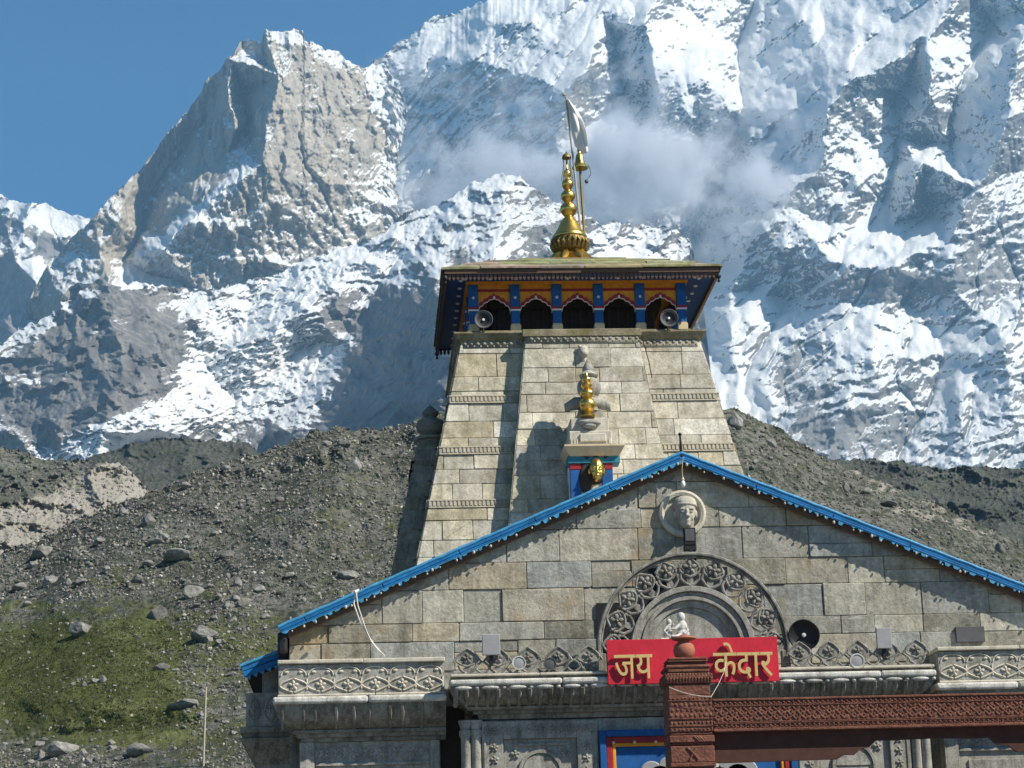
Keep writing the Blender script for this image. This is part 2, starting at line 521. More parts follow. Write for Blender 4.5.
s1.finish("distant_mountain", D1, M_SNOW, {"snow": snow, "tone": np.clip(0.7 + 0.3 * fbm(px / 20, py / 20, 6, 4), 0, 1)}, 600)

# the granite peak
nx, ny = grid(12, 402, 470)
s3 = Sheet(12, 402, nx, ny, [(12, 345), (28, 302), (45, 268), (70, 240), (95, 215), (113, 195), (135, 175), (150, 158), (165, 136), (180, 119), (190, 108), (202, 92), (204, 84), (212, 76), (220, 70), (227, 58), (233, 55), (239, 44), (246, 40), (254, 40),
             (262, 43), (264, 30), (280, 32), (292, 29), (303, 31), (305, 41), (318, 43), (326, 50), (336, 52), (345, 58), (352, 63), (360, 67), (374, 66), (383, 64), (389, 68), (394, 80), (399, 92), (402, 100)],
           [(12, 490), (402, 490)], jag=2.2, jseed=12, jscale=7)
s3.px += (4 * fbm(s3.py / 20, s3.py * 0 + 1.7, 77, 4, 0.6) - 6 * np.exp(-((s3.py - 182) / 24) ** 2) + 4 * np.exp(-((s3.py - 118) / 18) ** 2)) * sstep(350, 402, s3.px)
px, py = s3.px, s3.py
PT3 = [(263, 20, -100), (277, 75, -165), (275, 100, -195), (268, 125, -220), (262, 165, -250), (235, 182, -240), (200, 212, -220), (160, 250, -190), (110, 292, -130), (70, 330, -60),
       (242, 46, 10), (214, 100, 60), (196, 130, 90), (158, 180, 140), (146, 205, 140), (143, 232, 130), (125, 262, 120), (92, 300, 90),
       (231, 60, -105), (227, 95, -105), (236, 128, -110), (229, 152, -60), (243, 95, 15), (246, 128, 15), (217, 90, 50),
       (95, 212, -20), (118, 222, -30), (100, 250, -30), (75, 280, -30), (60, 300, -15), (20, 300, 170), (45, 258, 110), (40, 325, 130),
       (135, 168, 60), (165, 128, 60), (190, 100, 50), (212, 68, 30), (245, 30, -15),
       (303, 20, -80), (320, 35, -65), (352, 55, -20), (374, 58, 10), (392, 62, 10), (415, 110, 20), (412, 150, 30), (415, 215, 30), (435, 250, 20),
       (330, 120, -140), (340, 180, -150), (300, 205, -200), (285, 262, -160), (380, 205, -50), (355, 105, -70), (366, 128, -30), (377, 120, 5), (388, 158, 10), (330, 250, -110), (395, 240, 0),
       (0, 500, 0), (150, 500, 0), (300, 500, 0), (440, 500, 0), (0, 400, 50), (200, 290, -120)]
macro = tin(PT3, px + 3.5 * fbm(px / 22, py / 22, 33, 4), py + 3.5 * fbm(px / 22, py / 22, 34, 4))
base = np.interp(py, [20, 170, 240, 490], [5500, 5340, 5240, 4720])
qx = px + 9 * fbm(px / 45, py / 45, 40, 4, 0.6)
flu = ridged(qx / 24, py / 75, 41, 6, 0.66)
rid = ridged(px / 60 - 0.3 * py / 60, py / 75, 43, 6, 0.56)
steep = 1 - sstep(170, 225, py)
led = ((py - 0.55 * px) / 17.0 + 1.0 * fbm(px / 40, py / 40, 44, 4)); fr = led - np.floor(led)
D3 = base + 1.6 * macro - (8 * steep + 6) * flu - (8 + 22 * (1 - steep)) * rid + (1 - steep) * 24 * (sstep(0, 0.7, fr) - fr) - 4 * fbm(px / 5, py / 7, 45, 4, 0.75)
D3, fl3 = erode(D3, 2.4, 20, 2500, 90, 0.20, 3, 1)
D3 = D3 - 3.4 * fbm(px / 5, py / 6, 49, 4, 0.8) - 5 * ridged(px / 14 + py / 40, py / 22, 50, 5, 0.65)
N = s3.normals(D3)
snow = 0.25 + 0.75 * (N[..., 2] - 0.35) + 0.20 * fbm(px / 30, py / 30, 46, 5) + 0.10 * (1 - steep)
snow += blobs(px, py, [(385, 95, 17, 34, -12, 0.9), (400, 125, 12, 26, -10, 0.6), (392, 175, 14, 40, 0, 0.35), (365, 200, 22, 26, 0, 0.35), (300, 38, 40, 10, 8, 0.5), (335, 58, 26, 9, 30, 0.45),
                       (230, 90, 6, 35, 0, 0.25), (250, 50, 6, 16, 0, 0.3), (228, 188, 32, 7, -38, 0.75), (180, 232, 55, 9, -42, 0.7), (130, 272, 34, 8, -42, 0.5), (205, 235, 40, 22, -40, 0.2),
                       (320, 120, 45, 60, 0, -0.12), (190, 180, 50, 35, -40, -0.1), (250, 240, 60, 30, 0, 0.05), (330, 225, 60, 25, 0, 0.12)])
s3.finish("rock_mountain", D3, M_TOWER, {"snow": snow, "tone": np.clip(0.66 + 0.3 * fbm(px / 26, py / 60, 48, 5), 0, 1)}, 60)

# glacier and lower rock slopes
nx, ny = grid(-60, 770, 330)
s4 = Sheet(-60, 770, nx, ny, [(-60, 375), (0, 345), (12, 335), (30, 324), (45, 318), (60, 308), (78, 295), (96, 279), (104, 278), (112, 284), (140, 283), (170, 287), (200, 290), (240, 284), (270, 276), (300, 262), (345, 246), (385, 232), (402, 213), (425, 208), (440, 203),
             (455, 196), (470, 184), (482, 181), (502, 172), (520, 178), (535, 188), (560, 205), (600, 222), (640, 224), (675, 228), (690, 240), (700, 280), (712, 380), (720, 470), (770, 500)],
           [(-60, 505), (770, 505)], jag=3.0, jseed=14, jscale=10)
px, py = s4.px, s4.py
PT4 = [(-80, 360, 0), (0, 335, -50), (60, 300, -100), (100, 270, -150), (112, 305, -210), (122, 370, -230), (100, 430, -220), (30, 420, -120), (165, 430, -150), (188, 330, -60), (176, 280, 0), (205, 360, 40),
       (-80, 520, 0), (100, 520, -100), (300, 520, 0), (500, 520, -200), (780, 520, 0), (240, 278, 30), (250, 305, 50), (300, 258, 40), (350, 240, 40), (235, 400, 60), (150, 445, 30), (300, 350, 70), (390, 225, 0),
       (345, 268, -20), (300, 312, -50), (275, 332, -40), (262, 315, 30),
       (505, 165, -40), (455, 197, -40), (420, 240, -30), (395, 265, -10), (368, 300, 0), (345, 340, 10), (310, 385, 30), (262, 420, 40), (215, 448, 40),
       (440, 300, -480), (440, 400, -580), (395, 400, -310), (490, 300, -620), (330, 450, -170), (500, 230, -200), (620, 215, -60), (700, 230, 0), (700, 300, 40), (780, 320, 60), (600, 300, -150)]
macro = tin(PT4, px + 5 * fbm(px / 28, py / 28, 53, 4), py + 5 * fbm(px / 28, py / 28, 54, 4))
gl = blobs(px, py, [(300, 300, 110, 34, -28, 1.0), (190, 400, 120, 34, -22, 1.0), (250, 350, 70, 60, -30, 1.0), (120, 440, 70, 18, -20, 0.9), (340, 370, 45, 30, -40, 0.6)])
gl = np.clip(gl - blobs(px, py, [(325, 308, 46, 15, -30, 0.9), (400, 390, 62, 62, 0, 1.2), (360, 430, 90, 24, -18, 1.0), (105, 375, 85, 50, 0, 1.0), (270, 335, 22, 12, -20, 0.5)]), 0, 1)
rid = ridged(px / 55, py / 48, 55, 6, 0.58)
ice = ridged(px / 15 + py / 30, py / 9 + px / 40 + 0.8 * fbm(px / 25, py / 25, 66, 3), 56, 5, 0.65)
ter = (py + 0.32 * px) / 17.0 + 1.2 * fbm(px / 60, py / 40, 57, 4); fr = ter - np.floor(ter)
D4 = 3700 + (505 - py) * 3.0 + 1.5 * macro - 30 * rid * (1 - 0.6 * gl) - 9 * ice * gl + 26 * (sstep(0, 0.7, fr) - fr) - 3 * fbm(px / 6, py / 6, 58, 3, 0.6)
D4, fl4 = erode(D4, 2.0, 16, 5000, 70, 0.10, 4, 2)
D4 = D4 - 2.5 * fbm(px / 5, py / 4, 62, 4, 0.75)
N = s4.normals(D4)
snow = 0.28 + 0.75 * (N[..., 2] - 0.6) + 0.2 * fbm(px / 40, py / 26, 59, 5) + 0.95 * gl + 0.14 * sstep(320, 220, py)
snow += blobs(px, py, [(140, 284, 24, 5, 0, 0.5), (30, 330, 50, 12, -30, 0.25), (105, 370, 75, 60, 0, -0.16), (400, 395, 60, 60, 0, -0.35), (650, 255, 60, 35, 0, 0.4), (420, 212, 25, 8, -10, 0.4), (495, 182, 34, 18, 0, 0.3), (440, 215, 50, 14, -25, 0.3), (355, 275, 40, 20, -30, 0.15)])
s4.finish("glacier_slope", D4, M_GLAC, {"snow": snow, "tone": np.clip(0.5 + 0.35 * fbm(px / 30, py / 40, 60, 5), 0, 1)}, 500)

# ------------------------------------------------------------------ moraine hills and the near hillside
def hill_mat():
    t = NT("stony_hillside")
    p = t.pos()
    n1 = t.noise(p, 0.9, 8, 0.7)
    n2 = t.noise(p, 0.12, 5, 0.6)
    n3 = t.noise(p, 4.0, 4, 0.7)
    v = t.n("ShaderNodeTexVoronoi"); t.l(p, v.inputs["Vector"]); v.inputs["Scale"].default_value = 1.1
    soil = t.ramp(n1, (0.3, (0.038, 0.046, 0.034)), (0.5, (0.08, 0.09, 0.068)), (0.66, (0.155, 0.162, 0.132)))
    stone = t.ramp(n3, (0.35, (0.11, 0.11, 0.10)), (0.65, (0.27, 0.265, 0.24)))
    col = t.mix(t.ramp(t.math('ADD', n1, t.math('MULTIPLY', n2, 0.4)), (0.66, 0.0), (0.78, 0.8)), soil, stone)
    scr = t.attr("scree", "Fac")
    sk = t.ramp(t.math('ADD', scr, t.math('MULTIPLY', t.math('SUBTRACT', n1, 0.5), 0.9)), (0.45, 0.0), (0.62, 1.0))
    col = t.mix(sk, col, t.ramp(n3, (0.3, (0.20, 0.185, 0.16)), (0.7, (0.46, 0.43, 0.37))))
    gr = t.attr("grass", "Fac")
    gk = t.ramp(t.math('ADD', gr, t.math('MULTIPLY', t.math('SUBTRACT', n1, 0.5), 1.1)), (0.30, 0.0), (0.72, 0.9))
    col = t.mix(gk, col, t.ramp(t.math('ADD', t.math('MULTIPLY', n3, 0.5), t.math('MULTIPLY', n2, 0.5)), (0.36, (0.06, 0.07, 0.028)), (0.52, (0.115, 0.132, 0.045)), (0.66, (0.185, 0.20, 0.075))))
    tone = t.attr("tone", "Fac")
    col = t.mix(1.0, col, t.ramp(tone, (0.0, 0.4), (1.0, 1.0)), 'MULTIPLY')
    return t.done(col, 0.95, t.math('ADD', n1, t.math('MULTIPLY', n3, 0.3)), 0.8, 0.5, spec=0.05)
M_HILL = hill_mat()

def hill(name, x0, x1, crest, base_py, y_near, y_far, amp, seed, grass=None, scree=None, tone=0.8, jag=3.0, rows=260, power=1.0, relief=None, wl=60.0):
    s = Sheet(x0, x1, int((x1 - x0) * DETAIL), int(rows * DETAIL), crest, [(x0, base_py), (x1, base_py)], jag=jag, jseed=seed, jscale=14)
    px, py = s.px, s.py
    c = np.interp(s.xs, *zip(*crest))[:, None]
    t = np.clip((base_py - py) / (base_py - c), 0, 1) ** power
    D = y_near + (y_far - y_near) * t
    m = D / 2200.0
    D = D - m * (amp * ridged(px / wl, py / (wl * .6), seed + 1, 7, 0.6) + 0.25 * amp * ridged(px / 9, py / 6, seed + 2, 4, 0.65))
    D = D - m * 1.3 * fbm(px / 4, py / 3, seed + 11, 3, 0.8)
    if relief is not None: D = D + tin(relief, px + 4 * fbm(px / 25, py / 25, seed + 3, 4), py + 4 * fbm(px / 25, py / 25, seed + 4, 4))
    at_ = {"grass": (blobs(px, py, grass) if grass else 0 * px) + 0.42 * fbm(px / 34, py / 12, seed + 5, 6, 0.68),
           "scree": (blobs(px, py, scree) if scree else 0 * px) + 0.25 * fbm(px / 30, py / 18, seed + 6, 5, 0.6),
           "snow": 0 * px, "tone": np.clip(tone + 0.25 * fbm(px / 60, py / 40, seed + 7, 4), 0, 1)}
    s.finish(name, D, M_HILL, at_, (y_far - y_near) * 0.5)
    return s

h2 = hill("moraine", 740, 1090, [(740, 452), (800, 452), (840, 459), (880, 460), (905, 462), (940, 467), (1000, 468), (1090, 474)], 700, 520, 900, 26, 101, scree=[(900, 520, 120, 30, 20, 0.12)], tone=0.45, rows=180)
h4 = hill("moraine", 60, 330, [(60, 470), (95, 456), (120, 448), (150, 440), (190, 438), (225, 441), (245, 441), (258, 452), (300, 470), (330, 480)], 560, 700, 1000, 22, 111,
          scree=[(215, 487, 90, 11, -18, 0.75)], tone=0.42, rows=120)
h3 = hill("moraine", -60, 230, [(-60, 440), (0, 446), (25, 452), (45, 459), (70, 461), (100, 460), (116, 462), (122, 463), (135, 475), (150, 492), (180, 505), (230, 520)], 640, 420, 640, 26, 121,
          scree=[(90, 503, 110, 34, -28, 0.75), (10, 535, 70, 34, -20, 0.7), (122, 482, 30, 22, 20, 0.6)], tone=0.85, rows=180)
HILL_CREST = [(-80, 590), (-20, 562), (0, 555), (35, 541), (75, 521), (110, 506), (150, 492), (185, 478), (210, 468), (240, 458), (280, 446), (310, 433), (340, 426), (362, 430), (395, 427), (430, 414), (480, 404), (600, 396), (700, 403),
              (735, 408), (760, 419), (790, 437), (815, 452), (835, 463), (870, 476), (920, 497), (980, 525), (1090, 570)]
h5 = hill("hillside", -80, 1090, HILL_CREST, 1000, 95, 285, 5.5, 131, power=0.85, rows=480, jag=3.5,
          grass=[(120, 665, 190, 52, -6, 0.55), (40, 700, 140, 80, 0, 0.5), (150, 722, 140, 34, 8, 0.6), (240, 640, 60, 30, 0, 0.3), (110, 600, 170, 45, -10, 0.3), (375, 560, 50, 60, 0, 0.22), (330, 500, 60, 40, -20, 0.2), (60, 765, 70, 14, 0, -0.35)],
          scree=[(300, 505, 60, 26, -30, 0.3), (225, 610, 30, 70, 25, 0.45), (210, 700, 60, 34, 20, 0.35), (40, 762, 90, 14, 3, 0.45), (80, 682, 50, 10, -20, 0.35), (920, 500, 90, 26, 26, 0.5), (330, 450, 60, 20, 0, 0.2), (350, 590, 60, 50, 0, 0.15)],
          tone=0.72, relief=[(395, 432, -2), (340, 490, -3.2), (292, 540, -3.2), (240, 600, -2), (425, 462, 1.5), (372, 530, 2.4), (318, 590, 2.4), (300, 472, 1.2), (252, 518, 1.8), (200, 566, 2), (150, 606, 1.2), (202, 482, -1.2), (150, 530, -2), (92, 580, -2), (60, 545, 1.4), (900, 530, -2), (840, 500, 1.5), (780, 470, -1.5), (-100, 380, 0), (1100, 380, 0), (-100, 1010, 0), (1100, 1010, 0), (420, 640, -1), (0, 700, 3), (100, 640, -3), (240, 720, 0), (20, 740, 5), (60, 700, -3)])

# the same slopes carried on beyond the sides of the view
def carry_on(name, s, x_end, crest, base_py, mat, snowy, amp, k, seed, back):
    right = x_end > s.xs[-1]
    e = -1 if right else 0
    xe = s.xs[e]
    x0, x1 = (xe - 1.0, x_end) if right else (x_end, xe + 1.0)
    q = Sheet(x0, x1, int((x1 - x0) / 2.2), 200, crest, [(x0, base_py), (x1, base_py)], jag=5, jseed=seed, jscale=26)
    px, py = q.px, q.py
    o = np.argsort(s.py[e])
    D = np.interp(py, s.py[e][o], s.depth[e][o]) + np.maximum(0, s.py[e].min() - py) * k
    away = 1 - np.exp(-np.abs(px - xe) / 45.0)
    f = np.polyfit(s.py[e], s.depth[e], 1)
    D = D * (1 - away) + np.polyval(f, py + 10 * fbm(px / 60, py / 60, seed + 8, 3)) * away
    m = D / 2200.0
    D = D - m * amp * away * (ridged(px / 85 + 0.3 * py / 85, py / 95, seed, 7, 0.58) + 0.25 * ridged(px / 25, py / 22, seed + 3, 5, 0.6))
    N = q.normals(D)
    n = fbm(px / 50, py / 40, seed + 5, 4)
    q.finish(name, D, mat, {"snow": (0.6 + 0.8 * (N[..., 2] - 0.45) + 0.15 * n) if snowy else 0 * px, "tone": np.clip(0.7 + 0.3 * n, 0, 1), "grass": 0.3 * n + 0.1, "scree": 0.3 * n + 0.1}, back)
carry_on("mountain_wall", s2, 1750, [(1084, -95), (1200, -70), (1330, 40), (1480, 150), (1600, 240), (1750, 330)], 500, M_SNOW, True, 55, 2.8, 301, 900)
carry_on("distant_mountain", s1, -620, [(-620, 330), (-430, 270), (-290, 190), (-170, 130), (-110, 148), (-59, 165)], 480, M_SNOW, True, 50, 2.4, 311, 600)
carry_on("glacier_slope", s4, -620, [(-620, 440), (-300, 420), (-150, 395), (-59, 375)], 505, M_GLAC, True, 38, 3.0, 321, 500)
carry_on("moraine", h2, 1750, [(1089, 474), (1300, 480), (1750, 510)], 700, M_HILL, False, 14, 2.0, 331, 190)
carry_on("moraine", h3, -620, [(-620, 470), (-300, 446), (-59, 440)], 640, M_HILL, False, 14, 1.5, 341, 110)
carry_on("hillside", h5, 1750, [(1089, 570), (1300, 640), (1750, 690)], 1000, M_HILL, False, 6, 0.4, 351, 95)
carry_on("hillside", h5, -620, [(-620, 560), (-400, 600), (-200, 615), (-79, 590)], 1000, M_HILL, False, 6, 0.4, 361, 95)

# ------------------------------------------------------------------ ground
def stone_paving():
    t = NT("stone_paving")
    p = t.pos()
    b = t.n("ShaderNodeTexBrick"); t.l(p, b.inputs["Vector"])
    b.inputs["Scale"].default_value = 1.2; b.inputs["Mortar Size"].default_value = 0.012
    b.inputs["Color1"].default_value = (0.26, 0.25, 0.23, 1); b.inputs["Color2"].default_value = (0.34, 0.33, 0.31, 1); b.inputs["Mortar"].default_value = (0.12, 0.115, 0.1, 1)
    return t.done(t.mix(t.noise(p, 3, 5), b.outputs[0], (0.2, 0.19, 0.17), 'MULTIPLY'), 0.9, b.outputs["Fac"], 0.3)
g = MB(); g.add([(-4000, -35, 0), (5200, -35, 0), (5200, 8400, 0), (-4000, 8400, 0)], [(0, 1, 2, 3)])
prop(g.build("ground", M_HILL), kind="structure")
g = MB(); g.box(-16, 30, -20, 78, -0.2, 0.006)
prop(g.build("pavement", stone_paving()), kind="structure")
# ------------------------------------------------------------------ boulders and scree on the hillside
def rock_mat():
    t = NT("weathered_rock")
    p = t.pos(True)
    r = t.n("ShaderNodeObjectInfo").outputs["Random"]
    n1 = t.noise(p, 1.4, 6, 0.65)
    n2 = t.noise(p, 7.0, 4, 0.7)
    c = t.ramp(t.math('ADD', t.math('MULTIPLY', n1, 0.6), t.math('MULTIPLY', n2, 0.4)), (0.35, (0.115, 0.115, 0.105)), (0.52, (0.25, 0.245, 0.225)), (0.68, (0.44, 0.43, 0.39)))
    c = t.mix(1.0, c, t.ramp(r, (0.0, 0.6), (1.0, 1.0)), 'MULTIPLY')
    c = t.mix(1.0, c, t.attr("tint"), 'MULTIPLY')
    return t.done(c, 0.92, t.math('ADD', n1, t.math('MULTIPLY', n2, 0.4)), 0.5, 0.12, spec=0.1)
M_ROCK = rock_mat()
def rock_mesh(seed, flat=0.7, cuts=9):
    import bmesh
    r = random.Random(seed)
    bm = bmesh.new()
    bmesh.ops.create_icosphere(bm, subdivisions=3, radius=1.0)
    planes = []
    for _ in range(cuts):
        n = Vector((r.uniform(-1, 1), r.uniform(-1, 1), r.uniform(-0.5, 1))).normalized()
        planes.append((n, r.uniform(0.45, 0.8)))
    for v in bm.verts:
        for n, d in planes:
            k = v.co.dot(n) - d
            if k > 0: v.co -= n * k * 0.92
        v.co += Vector((r.uniform(-1, 1), r.uniform(-1, 1), r.uniform(-1, 1))) * 0.025
        v.co.z *= flat
    me = bpy.data.meshes.new("boulder")
    bm.to_mesh(me); bm.free()
    a = me.color_attributes.new("tint", 'FLOAT_COLOR', 'POINT')
    a.data.foreach_set("color", [1.0] * (4 * len(me.vertices)))
    me.materials.append(M_ROCK)
    return me
ROCKS = [rock_mesh(i, (0.75, 0.55, 0.9, 0.65, 0.5, 1.1, 0.7, 0.6)[i]) for i in range(8)]
def put_rock(sheet, px, py, wpx, label, group=None, k=None, flat=1.0):
    p = sheet.find(px, py)
    m = (p - CAM_POS).length / CAM_F
    k = rnd.randrange(8) if k is None else k
    o = bpy.data.objects.new("boulder", ROCKS[k])
    s = wpx * m * 0.62
    o.scale = (s, s * rnd.uniform(0.8, 1.1), s * flat * rnd.uniform(0.85, 1.15))
    o.location = p + Vector((0, -s * 0.15, s * 0.12))
    o.rotation_euler = (rnd.uniform(-0.2, 0.2), rnd.uniform(-0.2, 0.2), rnd.uniform(0, 6.28))
    COL.objects.link(o)
    return prop(o, label, "boulder", group)
for a in [(83, 631, 24, "broad grey boulder with a pale right side sitting on the upper grass", 0, 0.9),
          (157, 617, 20, "upright pale-sided boulder at the top edge of the grass with a dark left face", 5, 1.0),
          (194, 595, 20, "dark blocky boulder above the grass, beside the stream of pale rubble", 2, 0.9),
          (177, 558, 30, "wide flat tilted slab of rock midway up the dark hillside", 4, 0.7),
          (43, 553, 22, "dark angular boulder just below the pale scree at the left", 0, 1.0),
          (20, 588, 15, "small rounded grey boulder near the left border of the photo", 3, 0.8),
          (80, 584, 19, "low long grey boulder on the dark slope above the grass", 7, 0.7),
          (50, 583, 14, "small peaked boulder between a rounded one and a long low one", 2, 1.0),
          (348, 577, 20, "pale rounded boulder close under the left end of the blue roof trim", 6, 0.8),
          (206, 637, 28, "dark wide boulder lying among pale rubble right of the grass", 3, 0.75),
          (184, 707, 30, "broad low boulder with a jagged top beside the thin hillside pole", 1, 0.8),
          (162, 668, 16, "lone grey boulder in the middle of the grass slope", 6, 0.85),
          (353, 468, 14, "upright dark boulder standing just under the hill crest, left of the tower", 5, 1.3),
          (140, 752, 26, "pale ragged boulder at the bottom of the grass", 1, 0.8),
          (735, 425, 18, "dark rock outcrop on the crest right beside the tower", 5, 0.9),
          (886, 505, 17, "pale slab of rock lying on the right-hand hill above the blue trim", 4, 0.7),
          (62, 752, 30, "large pale block in the rubble at the bottom left corner", 0, 0.8)]:
    put_rock(h5, *a[:4], None, a[4], a[5])
def zone_rocks(n, sheet, fn, lo, hi, label, group):
    for _ in range(n):
        px, py = fn()
        w = lo + (hi - lo) * rnd.random() ** 2.2
        put_rock(sheet, px, py, w, label, group)
def h5_upper():
    x = rnd.uniform(0, 410); c = float(np.interp(x, h5.xs, h5.crest))
    return x, c + 6 + rnd.random() ** 1.3 * (600 - c)
zone_rocks(80, h5, h5_upper, 5, 13, "weathered grey boulder scattered on the dark slope above the grass", "boulders on the dark upper slope")
zone_rocks(50, h5, lambda: (rnd.gauss(218, 22), rnd.uniform(575, 760)), 4, 12, "pale broken boulder in the rubble streak right of the grass", "boulders in the rubble streak")
zone_rocks(40, h5, lambda: (rnd.uniform(0, 120), rnd.gauss(757, 9)), 4, 11, "pale broken boulder in the rubble bank below the grass", "boulders in the bottom rubble bank")
zone_rocks(14, h5, lambda: (rnd.gauss(78, 24), rnd.gauss(683, 4)), 4, 9, "small grey boulder in the stony strip crossing the grass", "boulders in the strip across the grass")
def h5_right():
    x = rnd.uniform(740, 1020); c = float(np.interp(x, h5.xs, h5.crest))
    return x, c + 4 + rnd.random() * 75
zone_rocks(50, h5, h5_right, 4, 11, "grey angular boulder on the bare hill right of the tower", "boulders on the right-hand hill")

def scree(sheet, n, fn, lo, hi, tone):
    """loose stones too many to count: one object"""
    ico = []
    g = (1 + 5 ** 0.5) / 2
    for a, b in ((1, g), (-1, g), (1, -g), (-1, -g)): ico += [(0, a, b), (a, b, 0), (b, 0, a)]
    ico = [Vector(v).normalized() for v in ico]
    fs = []
    for i in range(12):
        for j in range(i + 1, 12):
            for k in range(j + 1, 12):
                if all((ico[a] - ico[b]).length < 1.1 for a, b in ((i, j), (j, k), (i, k))):
                    nrm = (ico[j] - ico[i]).cross(ico[k] - ico[i])
                    fs.append((i, j, k) if nrm.dot(ico[i]) > 0 else (i, k, j))
    ico = np.array([tuple(v) for v in ico])
    r = np.random.RandomState(n)
    V, F, T = [], [], []
    for q in range(n):
        px, py = fn()
        p = np.array(sheet.find(px, py))
        m = p[1] / CAM_F
        s = (lo + (hi - lo) * rnd.random() ** 3) * m * 0.6
        v = ico * r.uniform(0.55, 1.1, (12, 1)) * r.uniform(0.6, 1.2, 3) * s
        a = rnd.uniform(0, 6.28); ca, sa = math.cos(a), math.sin(a)
        v = np.stack([v[:, 0] * ca - v[:, 1] * sa, v[:, 0] * sa + v[:, 1] * ca, v[:, 2]], 1)
        V.append(v + p + np.array([0, -0.2 * s, 0.1 * s])); F += [(x + 12 * q, y + 12 * q, z + 12 * q) for x, y, z in fs]
        w = tone * rnd.uniform(0.45, 1.0) * (2.0 if rnd.random() < 0.22 and float(perlin(np.array([px / 24]), np.array([py / 12]), 9)[0]) > -.05 else 1.0); T.append(np.tile([w, w * rnd.uniform(0.96, 1), w * rnd.uniform(0.88, 1), 1], (12, 1)))
    me = bpy.data.meshes.new("scree")
    me.from_pydata(np.concatenate(V).tolist(), [], F)
    a = me.color_attributes.new("tint", 'FLOAT_COLOR', 'POINT'); a.data.foreach_set("color", np.concatenate(T).reshape(-1))
    me.materials.append(M_ROCK)
    o = bpy.data.objects.new("scree", me); COL.objects.link(o)
    return prop(o, kind="stuff")
def h5_any():
    while True:
        x = rnd.uniform(-10, 440); c = float(np.interp(x, h5.xs, h5.crest))
        y = c + rnd.random() ** 1.2 * (775 - c)
        g = 0.75 if y < 600 else 0.12
        if abs(x - 225 - (y - 650) * 0.05) < 45 and y > 560: g = 0.9
        if y > 750 and x < 130: g = 0.9
        if rnd.random() < g: return x, y
scree(h5, 19000, h5_any, 0.8, 4.6, 1.05)
def h5_r2():
    x = rnd.uniform(715, 1030); c = float(np.interp(x, h5.xs, h5.crest))
    return x, c + rnd.random() * 110
scree(h5, 3500, h5_r2, 1.2, 4.5, 0.8)
scree(h3, 1500, lambda: (lambda x: (x, float(np.interp(x, h3.xs, h3.crest)) + 2 + rnd.random() * 90))(rnd.uniform(-5, 170)), 1.0, 4.0, 0.9)
scree(h2, 1200, lambda: (lambda x: (x, float(np.interp(x, h2.xs, h2.crest)) + 1 + rnd.random() * 60))(rnd.uniform(830, 1030)), 0.9, 3.0, 0.7)

# thin pole on the hillside
p0 = h5.find(203, 766); p1 = at(206, 687, p0.y)
g = MB(); g.tube([p0 - Vector((0, 0, 0.5)), p1], [0.1, 0.085], 8)
prop(g.build("pole", plain("weathered_wood_pole", (0.42, 0.38, 0.3)), smooth=60), "thin pale pole standing on the grassy hillside left of the temple", "pole")
# short grass on the slope
def grass_mat():
    t = NT("mountain_grass")
    p = t.pos()
    c = t.ramp(t.noise(p, 0.35, 5, 0.65), (0.35, (0.06, 0.07, 0.028)), (0.55, (0.115, 0.13, 0.045)), (0.7, (0.18, 0.19, 0.075)))
    c = t.mix(1.0, c, t.attr("tint"), 'MULTIPLY')
    return t.done(c, 0.95, spec=0.05)
def tufts(n):
    V, F, T = [], [], []
    k = 0
    while k < n:
        x, y = rnd.uniform(-10, 275), rnd.uniform(590, 768)
        g = float(blobs(np.array([x]), np.array([y]), [(120, 665, 190, 52, -6, 0.8), (40, 690, 130, 70, 0, 0.4), (160, 722, 120, 30, 10, 0.4), (225, 640, 40, 80, 20, -0.5)])[0]) + 0.5 * float(fbm(np.array([x / 26]), np.array([y / 10]), 5, 3)[0])
        if g < rnd.uniform(0.3, 0.9): continue
        p = np.array(h5.find(x, y)); m = p[1] / CAM_F
        w = rnd.uniform(0.6, 2.2) * m; h = rnd.uniform(0.5, 1.5) * m
        b = len(V)
        tn = rnd.uniform(0.55, 1.15)
        for q in range(4):
            a = rnd.uniform(0, 6.28); r_ = w * rnd.uniform(.4, 1); dx, dy = math.cos(a) * r_, math.sin(a) * r_
            b = len(V)
            V.extend([(p[0] + dx - w * .35, p[1] + dy, p[2] - .1), (p[0] + dx + w * .35, p[1] + dy + w * .2, p[2] - .1), (p[0] + dx * 1.5, p[1] + dy * 1.3 - w * .3, p[2] + h * rnd.uniform(.6, 1.1))])
            F.append((b, b + 1, b + 2)); T.extend([(tn, tn, tn * rnd.uniform(.8, 1), 1)] * 3)
        k += 1
    me = bpy.data.meshes.new("grass"); me.from_pydata(V, [], F)
    a = me.color_attributes.new("tint", 'FLOAT_COLOR', 'POINT'); a.data.foreach_set("color", [q for t_ in T for q in t_])
    me.materials.append(grass_mat())
    o = bpy.data.objects.new("grass", me); COL.objects.link(o); prop(o, kind="stuff")
tufts(12000)
